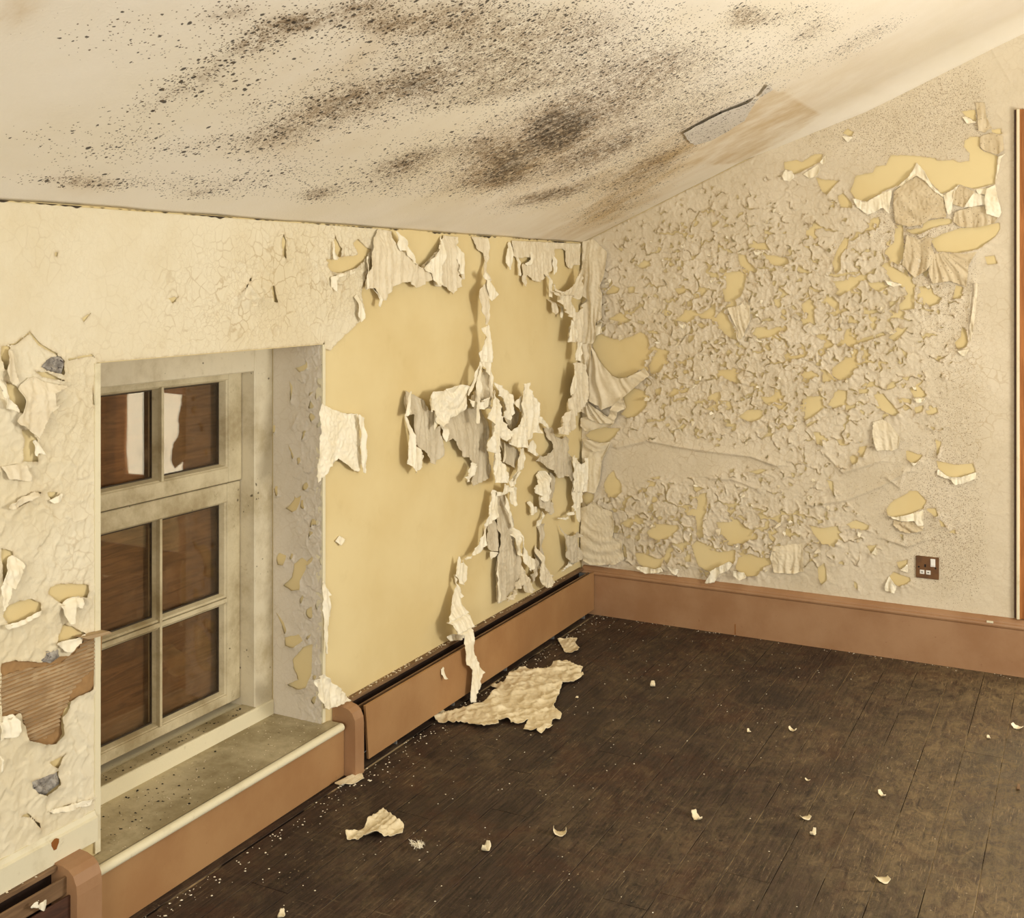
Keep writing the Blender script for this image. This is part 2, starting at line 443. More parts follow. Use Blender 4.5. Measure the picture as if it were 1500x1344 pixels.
def mat_glass():
    k = NT('old_window_glass', .03, .5)
    t = k.t; out = t.nodes['Material Output']
    tr = k.n('ShaderNodeBsdfTransparent'); tr.inputs[0].default_value = (.93, .90, .84, 1)
    gl = k.n('ShaderNodeBsdfGlossy'); gl.inputs['Roughness'].default_value = .02; gl.inputs[0].default_value = (1, 1, 1, 1)
    df = k.n('ShaderNodeBsdfDiffuse'); df.inputs[0].default_value = (*srgb(170, 140, 105), 1)
    b = k.n('ShaderNodeBump'); k.lk(k.noise(6.0, 1), b.inputs['Height']); b.inputs['Distance'].default_value = .004; b.inputs['Strength'].default_value = .05
    k.lk(b.outputs[0], gl.inputs['Normal'])
    lw = k.n('ShaderNodeLayerWeight'); lw.inputs[0].default_value = .5; fac_ = k.math('ADD', .045, k.math('MULTIPLY', .9, k.math('POWER', lw.outputs['Facing'], 5.0)))
    m1 = k.n('ShaderNodeMixShader'); k.lk(fac_, m1.inputs[0]); k.lk(tr.outputs[0], m1.inputs[1]); k.lk(gl.outputs[0], m1.inputs[2])
    m2 = k.n('ShaderNodeMixShader'); k.lk(k.math('MULTIPLY', k.step(k.noise(9, 6, .7), .45, .8), .16), m2.inputs[0]); k.lk(m1.outputs[0], m2.inputs[1]); k.lk(df.outputs[0], m2.inputs[2])
    k.lk(m2.outputs[0], out.inputs['Surface'])
    return k.m
def mat_emit(name, col, strength):
    k = NT(name); out = k.t.nodes['Material Output']
    e = k.n('ShaderNodeEmission'); e.inputs[0].default_value = (*col, 1); e.inputs[1].default_value = strength
    k.lk(e.outputs[0], out.inputs['Surface']); return k.m

M = dict(
    yellow=mat_distemper(),
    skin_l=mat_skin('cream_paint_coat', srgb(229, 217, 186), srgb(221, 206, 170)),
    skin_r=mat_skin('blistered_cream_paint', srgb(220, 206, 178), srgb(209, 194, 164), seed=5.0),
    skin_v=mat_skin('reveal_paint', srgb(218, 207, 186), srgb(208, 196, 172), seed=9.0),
    front=mat_sheet('paint_front', srgb(208, 194, 164), srgb(196, 181, 150), .16),
    back=mat_sheet('paint_reverse', srgb(243, 233, 206), srgb(236, 223, 190), 0, .35),
    mid=mat_sheet('paint_fold', srgb(229, 215, 183), srgb(220, 204, 170), .10),
    mouldy=mat_sheet('speckled_paint', srgb(212, 194, 158), srgb(200, 180, 142), .55),
    brown=mat_brown(),
    brown2=mat_brown('skirting_brown_paint', srgb(166, 128, 92), srgb(152, 112, 76)),
    ledge=mat_wood('stained_ledge', srgb(132, 102, 70), srgb(98, 72, 46), .6),
    dark=mat_flat('dark_cavity', srgb(52, 36, 26), .8, .2),
    dark2=mat_wood('dark_brown_backing', srgb(84, 52, 34), srgb(58, 36, 24), .6),
    metal=mat_flat('dull_steel', srgb(120, 118, 112), .45, .5),
    white=mat_dirty('old_white_woodwork', srgb(222, 212, 180), srgb(176, 158, 118), .35),
    frame=mat_dirty('window_frame_paint', srgb(214, 202, 172), srgb(166, 148, 108), .55),
    sash=mat_dirty('grimy_sash_paint', srgb(206, 192, 156), srgb(142, 122, 82), .75),
    sill=mat_dirty('grimy_sill_paint', srgb(200, 186, 150), srgb(124, 108, 70), .95),
    nose=mat_dirty('sill_nosing_paint', srgb(226, 215, 180), srgb(176, 160, 116), .2),
    putty=mat_flat('dark_putty', srgb(70, 58, 42), .8),
    board=mat_wood('plywood_boarding', srgb(132, 97, 62), srgb(100, 72, 46), .6, (6, 5, 60)),
    varnish=mat_wood('varnished_wood', srgb(190, 128, 74), srgb(150, 94, 50), .3, (50, 50, 3)),
    stone=mat_stone(), glass=mat_glass(),
    ribs=mat_wood('ribbed_backing', srgb(186, 160, 122), srgb(150, 122, 86), .85, (30, 5, 30)),
    tan=mat_flat('tan_plaster', srgb(168, 130, 84), .85),
    floor=mat_floor(), ceil=mat_ceiling(),
    ceil_flap=mat_ceiling('mouldy_flap', srgb(214, 206, 192), srgb(204, 195, 178)),
    brass=mat_flat('bronze_plate', srgb(112, 74, 34), .42, .5, .35),
    plastic=mat_flat('white_plastic', srgb(232, 228, 216), .4, .4, .05, .0002),
    black=mat_flat('black_recess', srgb(18, 14, 12), .6),
    lit=mat_emit('daylit_pane', (1.0, .87, .62), 8.0),
    gap=mat_gap(),
    rust=mat_flat('rust', srgb(150, 92, 40), .9),
    flake=mat_sheet('fallen_paint', srgb(234, 219, 183), srgb(220, 202, 162), .10, .9),
)
from mathutils import Matrix
_link0 = link
def link(name, me, mat=None, parent=None):
    o = _link0(name, me, mat, parent)
    if parent is not None and parent.location.length > 0:
        o.matrix_parent_inverse = Matrix.Translation(-parent.location)
    return o

WY0, WY1, WZ0, WZ1 = -2.800, -1.939, 0.145, 1.308      # window opening in the left wall
FXA = 1.800                                              # edge of the varnished frame on the right wall
def ceil_z(x): return H0 + SLOPE * x

# ------------------------------------------------------------------ walls
mb = MB()
mb.box(-.32, 0, -5.2, WY0, 0, H0 + .005).box(-.32, 0, WY1, .25, 0, H0 + .005)
mb.box(-.32, 0, WY0, WY1, WZ1, H0 + .005).box(-.32, 0, WY0, WY1, 0, WZ0)
wall_left = tag(mb.build('wall_left', M['yellow']), 'long low wall with the window, pale coat peeling off bare yellow', 'wall', kind='structure')
mb = MB()
mb.prism([(0, 0), (FXA, 0), (FXA, ceil_z(FXA) + .02), (0, H0 + .02)], 'y', 0, .2)
mb.prism([(FXA, 2.15), (2.55, 2.15), (2.55, ceil_z(2.55) + .02), (FXA, ceil_z(FXA) + .02)], 'y', 0, .2)
mb.box(FXA, 2.55, 0, .2, 0, .215)
mb.prism([(2.55, 0), (4.2, 0), (4.2, ceil_z(3.3)), (3.3, ceil_z(3.3)), (2.55, ceil_z(2.55) + .02)], 'y', 0, .2)
wall_right = tag(mb.build('wall_right', M['yellow']), 'gable wall under the sloping ceiling covered in blistered peeling paint', 'wall', kind='structure')

# ------------------------------------------------------------------ ceiling
us = np.arange(0, 3.3, .014); vv = np.arange(-5.2, .02, .014)
U, V = np.meshgrid(us, vv)
Z = ceil_z(U)
dw = np.clip(1 - (-V) / .16, 0, 1); Z = Z - .055 * dw ** 2 * np.clip((U - .75) / .5, 0, 1)
Z = Z + .004 * fbm(U * 3, V * 3, 4)
PX, PY = project(np.stack([U.ravel(), V.ravel(), Z.ravel()], 1))
PX = PX.reshape(U.shape); PY = PY.reshape(U.shape)
def blob(cx, cy, rx, ry, a=-12, s=1.0):
    t = math.radians(a); dx = PX - cx; dy = PY - cy
    p = (dx * math.cos(t) + dy * math.sin(t)) / rx; q = (-dx * math.sin(t) + dy * math.cos(t)) / ry
    return s * np.exp(-(p * p + q * q))
mould = np.zeros(U.shape)
for b in [(812, 196, 46, 30, -20, 1.25), (745, 235, 62, 34, -12, .95), (850, 232, 70, 24, -20, .75), (905, 212, 45, 16, -25, .7),
          (790, 288, 60, 9, -14, .85), (745, 262, 50, 14, -10, .7), (850, 275, 70, 12, -20, .45), (930, 262, 80, 18, -24, .5), (900, 300, 70, 18, -24, .5), (960, 232, 60, 20, -25, .45),
          (600, 236, 55, 16, -14, .75), (575, 245, 40, 12, -14, .5), (690, 215, 40, 18, -14, .4),
          (500, 152, 75, 26, -16, .72), (600, 125, 55, 20, -12, .6), (440, 180, 80, 22, -14, .55), (400, 205, 60, 20, -10, .55), (350, 150, 50, 22, -20, .45),
          (430, 34, 70, 16, -10, .95), (380, 58, 45, 18, -20, .75), (330, 20, 50, 16, -8, .65), (520, 12, 60, 18, -10, .7), (300, 110, 50, 24, -30, .45), (225, 150, 60, 22, -25, .42),
          (560, 36, 40, 14, 0, .55), (700, 60, 160, 60, -8, .42), (650, 20, 90, 30, -6, .42), (860, 40, 130, 40, -6, .36), (740, 130, 130, 40, -10, .34),
          (920, 120, 150, 46, -16, .40), (1010, 170, 100, 30, -22, .42), (980, 90, 90, 30, -14, .30), (880, 170, 100, 28, -18, .45), (1090, 28, 36, 16, -10, .55), (1085, 14, 26, 12, 0, .4),
          (1190, 45, 48, 16, -22, .52), (1150, 24, 60, 14, -12, .40), (1240, 70, 60, 14, -26, .34), (1320, 32, 40, 9, -30, .36), (1290, 40, 50, 10, -28, .25), (1110, 100, 90, 28, -22, .24),
          (130, 272, 46, 11, 4, .75), (90, 262, 60, 10, 2, .38), (40, 266, 60, 8, 2, .36), (280, 288, 44, 9, -4, .62), (230, 268, 90, 14, 0, .34), (465, 284, 30, 10, -10, .75), (380, 262, 110, 20, -8, .36),
          (560, 268, 90, 16, -10, .36), (690, 268, 70, 16, -10, .45), (170, 215, 110, 24, -14, .34), (60, 195, 80, 24, -6, .26), (280, 215, 70, 14, -10, .34), (120, 40, 160, 50, 0, .13), (180, 60, 120, 40, 0, .10)]:
    mould = mould + blob(*b) if b[5] < .5 else np.maximum(mould, blob(*b)) + .25 * np.minimum(mould, blob(*b))
mould += .27 * np.exp(-((PX - 660) / 380) ** 2 - ((PY - 120) / 130) ** 2) + .02
mould *= .55 + .45 * np.clip((PX - 120) / 260 + (PY / 400), 0, 1)
mould *= (1 - .75 * np.exp(-((PX - 640) / 150) ** 2 - ((PY - 180 + .25 * (PX - 640)) / 12) ** 2)) * (1 - .8 * np.exp(-((PX - 345) / 110) ** 2 - ((PY - 150 + .5 * (PX - 345)) / 12) ** 2))
mould *= np.clip((278 + .087 * PX - PY) / 22, 0, 1) * np.clip((1360 - PX) / 80, 0, 1)
stain = np.clip(blob(1000, 225, 150, 30, -27, .8) + blob(880, 320, 90, 22, -22, .7) + blob(760, 230, 130, 70, -10, .6) + blob(500, 90, 160, 70, -20, .32) + blob(470, 190, 120, 40, -14, .35)
                + blob(15, 15, 45, 22, -25, 1.0) + blob(1230, 120, 120, 50, -30, .25) + blob(130, 270, 60, 18, 0, .35) + blob(700, 20, 500, 40, 0, .2), 0, 1)
tan_poly = [(980 + .16 * x, 120 + .16 * y) for x, y in [(600, 400), (690, 350), (750, 240), (840, 130), (950, 70), (1050, 100), (1200, 190), (1400, 300), (1130, 490), (640, 740), (400, 760), (100, 760), (370, 540), (560, 440)]]
st2 = sdf(np.array(tan_poly), PX, PY)
stain = np.maximum(stain, .75 * np.clip(st2 / 2 + .5, 0, 1)); mould = np.where(st2 > 0, mould * .25, mould)
Acl, Tcl = clip_grid(us, vv, [Z, mould, stain], np.ones(U.shape))
me = raw_mesh('ceiling', Acl[:, :3][:, [0, 1, 2]], Tcl[:, ::-1]); attr(me, 'mould', Acl[:, 3]); attr(me, 'stain', Acl[:, 4])
ceiling = tag(link('ceiling', me, M['ceil']), 'sloping papered ceiling spotted with black and brown mould', 'ceiling', kind='structure')
sm = ceiling.modifiers.new('thickness', 'SOLIDIFY'); sm.thickness = .06; sm.offset = -1

# ------------------------------------------------------------------ floor boards
floor = tag(MB().box(0, 4.2, -5.2, 0, -.12, -.0022).build('floor', M['gap']), 'dark stained board floor with dust and flakes of paint', 'floor', kind='structure')
PITCH = .1155
def plank_mesh():
    w = PITCH / 2 - .0009; b = .0012
    prof = [(-w, -.024), (w, -.024), (w, -b), (w - b * .35, -b * .35), (w - b, 0), (-w + b, 0), (-w + b * .35, -b * .35), (-w, -b)]
    n = len(prof); v = [(x, -.5, z) for x, z in prof] + [(x, .5, z) for x, z in prof]
    f = [(i, (i + 1) % n, n + (i + 1) % n, n + i) for i in range(n)] + [tuple(range(n)), tuple(range(n, 2 * n))[::-1]]
    me = bpy.data.meshes.new('plank'); me.from_pydata(v, [], [q[::-1] for q in f]); me.update(); me.materials.append(M['floor']); return me
pm = plank_mesh(); rnd = random.Random(5)
for k in range(-11, 15):
    x = 1.35 + PITCH * (k + .5)
    if k == 3: cuts = [-5.2, -3.9, -.838, -.002]
    elif k == -8: cuts = [-5.2, -2.9, -1.62, -.002]
    else:
        y = -5.2 + rnd.uniform(.5, 2.2); cuts = [-5.2]
        while y < -.9: cuts.append(y); y += rnd.uniform(1.6, 2.8)
        cuts.append(-.002)
    for a, b in zip(cuts, cuts[1:]):
        o = link('plank', pm, None, floor)
        o.location = (x, (a + b) / 2, -rnd.uniform(0, .0005)); o.scale = (1, (b - a - .0018), 1)
o = link('plank', pm, None, floor); o.location = (.0395, -2.6, -.001); o.scale = (.066 / PITCH, 5.19, 1)

# ------------------------------------------------------------------ peeling coats
CR = {'A': (470, 330, 230 / 1500), 'B': (680, 330, 200 / 1344), 'C': (580, 520, 160 / 1075), 'D': (700, 520, 160 / 1075), 'E': (650, 690, 210 / 1344),
      'F': (820, 380, 180 / 1008), 'G': (820, 600, 180 / 930), 'H': (460, 560, 120 / 1008), 'I': (630, 840, 100 / 672), 'J': (360, 780, 160 / 672),
      'R1': (1130, 150, 350 / 1500), 'R2': (920, 350, 280 / 1500), 'R3': (1180, 380, 300 / 1500), 'R4': (900, 600, 300 / 1500), 'R5': (1180, 600, 300 / 1493),
      'L6': (0, 480, 150 / 840), 'L7': (0, 720, 160 / 896), 'L8': (0, 900, 160 / 484), 'K': (980, 120, .16), 'N': (340, 380, 140 / 1500), 'V1': (320, 500, 170 / 816),
      'Q': (600, 920, 280 / 1500), 'W': (350, 1000, .4), 'P': (0, 0, 1.0)}
def pxs(c, pts):
    x0, y0, s = CR[c]; return [(x0 + s * a, y0 + s * b) for a, b in pts]
def unp(plane, px, py, off=0.0):
    if plane == 'L': return on_left(px, py, off)
    if plane == 'R': return on_right(px, py, -off)
    if plane == 'F': return on_floor(px, py, off)
    if plane == 'C': return on_ceil(px, py, off)
    return on_right(px, py, WY1 - off)
def map3(plane, u, v, h):
    if plane == 'L': return np.stack([h, u, v], 1)
    if plane == 'R': return np.stack([u, -h, v], 1)
    if plane == 'F': return np.stack([u, v, h], 1)
    if plane == 'C': return np.stack([u, v, H0 + SLOPE * u - h], 1)
    return np.stack([u, WY1 - h, v], 1)
def poly_on(plane, c, pts, off=0.0): return np.array([unp(plane, a, b, off) for a, b in pxs(c, pts)])

def apply_holes(U, V, phi, lip, rad, polys, A=.011, lam=.010, jag=.0022, seed=3):
    nz = vn(U * 55, V * 55, seed) * jag + vn(U * 160, V * 160, seed + 5) * jag * .5
    for P in polys:
        mn = P.min(0) - .09; mx = P.max(0) + .09
        m = (U > mn[0]) & (U < mx[0]) & (V > mn[1]) & (V < mx[1])
        if not m.any(): continue
        d = -sdf(P, U[m], V[m]) + nz[m]
        phi[m] = np.minimum(phi[m], d)
        c = P.mean(0); hh = max((P[:, 1].max() - P[:, 1].min()) / 2, .006); ww = max((P[:, 0].max() - P[:, 0].min()) / 2, .006)
        low = np.clip((c[1] - V[m]) / hh, -1, 1); sz = min(1.0, hh / .03 + .25)
        dd = np.maximum(d, 0)
        lip[m] = np.maximum(lip[m], A * sz * np.exp(-dd / lam) * np.clip(.22 + .78 * low, .08, 1))
        ang = np.arctan2((V[m] - c[1]) / hh, (U[m] - c[0]) / ww)
        big = min(1.0, ww / .05)
        rad[m] = np.maximum(rad[m], big * np.exp(-dd / .035) * np.clip(.25 + low, 0, 1) * (.5 + .5 * np.cos(ang * 13 + 3 * vn(U[m] * 12, V[m] * 12, 8) + c[0] * 50)))
    return phi, lip, rad

HOLES_R = [('R1', p) for p in [
    [(500, 560), (530, 460), (640, 440), (660, 400), (720, 395), (750, 330), (910, 335), (1030, 350), (1040, 365), (1140, 360), (1170, 375), (1240, 370), (1245, 320), (1210, 280), (1215, 240), (1250, 215), (1310, 215), (1310, 290), (1340, 310), (1420, 335), (1405, 510), (1280, 545), (1180, 515), (1140, 545), (1075, 575), (1000, 500), (915, 380), (890, 420), (860, 470), (800, 520), (700, 560), (600, 625), (530, 605)],
    [(1005, 870), (1060, 830), (1180, 790), (1300, 780), (1430, 755), (1440, 790), (1400, 850), (1300, 920), (1180, 945), (1040, 935)],
    [(80, 375), (160, 360), (190, 375), (270, 325), (330, 325), (310, 370), (240, 410), (150, 455), (130, 430), (85, 420)],
    [(445, 195), (480, 165), (515, 185), (510, 215), (470, 205)], [(1190, 55), (1280, 45), (1290, 125), (1220, 85)], [(1380, 170), (1440, 165), (1455, 205), (1390, 190)],
    [(280, 470), (330, 485), (430, 490), (400, 520), (350, 580), (320, 560)], [(415, 590), (450, 570), (500, 620), (515, 665), (440, 660)],
    [(780, 790), (830, 790), (830, 870), (835, 970), (800, 1020), (750, 990), (715, 930), (770, 880)],
    [(850, 800), (950, 790), (960, 750), (1040, 730), (1140, 730), (1130, 760), (1020, 785), (930, 830), (880, 825)],
    [(460, 850), (490, 845), (480, 900), (440, 960), (440, 1050), (405, 1080), (385, 1010), (410, 930)], [(0, 975), (90, 970), (115, 1000), (90, 1025), (20, 1025)],
    [(620, 740), (650, 720), (640, 800), (615, 810)], [(1340, 970), (1400, 960), (1420, 1010), (1360, 1020)]]] + [('R2', p) for p in [
    [(770, 270), (830, 250), (900, 265), (935, 280), (910, 400), (890, 450), (830, 490), (770, 490), (750, 410), (775, 380)], [(700, 600), (740, 560), (780, 600), (850, 720), (870, 800), (820, 780), (760, 740), (710, 670)],
    [(390, 620), (470, 560), (540, 560), (530, 620), (470, 660), (400, 640)], [(560, 600), (640, 545), (690, 500), (690, 600), (650, 625), (580, 625)],
    [(980, 740), (1010, 690), (1080, 690), (1100, 715), (1200, 680), (1215, 710), (1150, 760), (1040, 785)], [(860, 110), (930, 130), (950, 180), (1020, 240), (1010, 265), (940, 240), (880, 200)],
    [(960, 40), (1080, 30), (1090, 80), (1040, 90), (970, 60)], [(1070, 120), (1160, 130), (1260, 160), (1270, 190), (1190, 210), (1130, 195)],
    [(170, 990), (230, 880), (290, 860), (330, 880), (300, 960), (260, 1040), (190, 1060)], [(700, 1030), (810, 1020), (900, 1130), (840, 1120), (760, 1090)],
    [(1360, 520), (1430, 460), (1480, 540), (1430, 590), (1380, 560)], [(1365, 640), (1440, 610), (1420, 660), (1380, 680)], [(1250, 920), (1350, 905), (1420, 915), (1330, 940), (1280, 935)],
    [(1360, 1060), (1440, 1030), (1490, 1060), (1450, 1095), (1390, 1090)], [(1040, 1230), (1120, 1240), (1200, 1170), (1210, 1240), (1120, 1300), (1080, 1290)],
    [(210, 1180), (270, 1160), (260, 1220), (230, 1230)], [(330, 1200), (390, 1170), (400, 1210), (350, 1240)], [(410, 1190), (490, 1160), (470, 1200), (420, 1210)], [(640, 1230), (720, 1190), (740, 1240), (700, 1280)],
    [(80, 210), (130, 160), (180, 190), (150, 230), (100, 230)], [(640, 280), (700, 260), (720, 300), (650, 300)], [(0, 380), (40, 370), (55, 420), (10, 430)], [(370, 390), (450, 380), (460, 420), (400, 440)]]] + [('F', p) for p in [
    [(290, 630), (350, 610), (430, 650), (510, 655), (600, 625), (670, 590), (730, 640), (740, 700), (710, 790), (700, 880), (620, 930), (550, 965), (480, 970), (420, 940), (340, 840), (300, 770), (270, 710)],
    [(530, 1120), (610, 1050), (700, 1080), (720, 1150), (720, 1200), (640, 1280), (560, 1300), (510, 1260), (540, 1230)],
    [(400, 490), (510, 430), (540, 470), (600, 495), (550, 520), (460, 500)], [(385, 270), (440, 210), (500, 240), (480, 270), (400, 290)], [(560, 230), (620, 220), (620, 270), (580, 265)], [(660, 40), (740, 10), (750, 50), (690, 75)],
    [(174, 290), (210, 300), (225, 330), (180, 370)]]] + [('G', p) for p in [
    [(200, 190), (250, 150), (340, 130), (460, 140), (420, 200), (380, 240), (300, 255), (230, 230)], [(335, 560), (370, 490), (410, 460), (430, 510), (470, 560), (475, 620), (430, 665), (380, 650), (345, 610)],
    [(165, 650), (200, 620), (265, 640), (255, 690), (210, 720)], [(660, 920), (740, 860), (900, 870), (910, 900), (820, 970), (740, 980), (680, 950)],
    [(570, 1080), (640, 1080), (740, 1120), (790, 1130), (770, 1190), (680, 1200), (600, 1160)], [(790, 1120), (830, 1020), (850, 1100), (820, 1170)], [(480, 850), (540, 810), (560, 850), (540, 890), (500, 880)], [(560, 800), (590, 790), (620, 830), (600, 850)]]] + [('R4', p) for p in [
    [(570, 990), (610, 950), (680, 980), (700, 1020), (780, 1040), (890, 1020), (890, 1100), (870, 1130), (760, 1150), (700, 1180), (620, 1140), (590, 1060)], [(750, 820), (850, 820), (900, 790), (960, 860), (1030, 880), (1000, 940), (950, 980), (860, 970), (800, 920)],
    [(910, 1080), (1000, 1050), (1080, 1090), (1150, 1080), (1150, 1130), (1090, 1150), (1050, 1210), (980, 1215), (890, 1160)], [(620, 620), (680, 600), (680, 740), (650, 800), (660, 930), (620, 930), (600, 790)],
    [(990, 450), (1080, 430), (1120, 440), (1060, 470)], [(1310, 1110), (1390, 1140), (1360, 1170)], [(510, 1080), (560, 1050), (570, 1110), (530, 1110)], [(980, 0), (1090, 0), (1080, 60), (1010, 90), (910, 50)], [(200, 570), (250, 580), (230, 605)], [(270, 500), (340, 480), (330, 505)]]] + [('R3', p) for p in [
    [(590, 100), (640, 50), (720, 100), (780, 150), (800, 190), (800, 360), (690, 375), (690, 330), (730, 290), (750, 250), (720, 180), (640, 160)], [(830, 200), (920, 190), (940, 250), (1000, 280), (980, 320), (910, 345), (860, 280)],
    [(200, 160), (330, 150), (410, 110), (420, 140), (380, 200), (260, 265), (220, 250), (260, 210)], [(440, 140), (480, 170), (570, 170), (610, 200), (540, 240), (480, 200)], [(1080, 290), (1100, 190), (1160, 200), (1140, 280)],
    [(280, 590), (300, 510), (340, 500), (340, 560), (380, 600), (350, 645), (310, 630)], [(410, 580), (570, 530), (590, 550), (500, 580), (420, 610)], [(610, 570), (690, 510), (750, 495), (720, 540), (660, 600)],
    [(200, 790), (300, 720), (375, 710), (380, 770), (330, 860), (250, 885), (200, 840)], [(760, 940), (840, 930), (890, 990), (870, 1010), (800, 1010)], [(500, 990), (570, 980), (640, 1060), (690, 1120), (660, 1145), (560, 1100)],
    [(1095, 610), (1140, 560), (1150, 490), (1180, 510), (1190, 600), (1180, 640), (1120, 660)], [(430, 650), (465, 640), (460, 780), (430, 720)], [(130, 290), (200, 270), (250, 320), (250, 390), (190, 340)],
    [(240, 950), (310, 960), (300, 1060), (210, 1090), (170, 1060)], [(20, 1000), (120, 1000), (140, 1080), (60, 1150), (0, 1180), (0, 1100)], [(880, 1110), (960, 1080), (970, 1120), (900, 1140)], [(800, 1080), (870, 1060), (860, 1110), (810, 1130)],
    [(390, 950), (470, 950), (460, 980), (400, 980)], [(600, 680), (660, 620), (650, 670)], [(690, 640), (750, 690), (740, 730)], [(690, 1010), (780, 1020), (770, 1050), (720, 1040)]]] + [('R5', p) for p in [
    [(955, 370), (1100, 400), (1220, 390), (1245, 450), (1130, 490), (1030, 480), (965, 420)], [(590, 720), (640, 660), (720, 620), (760, 590), (820, 590), (880, 660), (860, 715), (760, 760), (660, 780), (600, 765)],
    [(30, 840), (120, 860), (240, 840), (250, 930), (220, 980), (120, 970), (60, 900)], [(300, 830), (370, 800), (470, 840), (460, 870), (340, 860)], [(730, 290), (790, 310), (850, 330), (840, 360), (790, 390), (740, 360)],
    [(320, 340), (350, 330), (390, 340), (380, 380), (345, 400)], [(155, 510), (200, 520), (215, 620), (180, 570)], [(870, 720), (950, 715), (970, 770), (950, 780)], [(970, 790), (1030, 850), (990, 850)], [(1040, 890), (1090, 870), (1100, 900)],
    [(600, 1230), (640, 1180), (760, 1220), (770, 1245), (690, 1285), (640, 1260)], [(665, 1110), (745, 1090), (740, 1130), (690, 1160)], [(90, 1150), (140, 1110), (160, 1240), (120, 1270), (95, 1230)],
    [(390, 270), (450, 260), (420, 340), (395, 340)], [(950, 220), (990, 230), (980, 290), (960, 340)], [(450, 990), (520, 980), (500, 1020), (480, 1050)], [(60, 160), (110, 160), (130, 260), (90, 250)], [(350, 1240), (380, 1270), (385, 1310), (360, 1290)]]]

def gauss(px, py, cx, cy, rx, ry, s=1.0): return s * np.exp(-((px - cx) / rx) ** 2 - ((py - cy) / ry) ** 2)

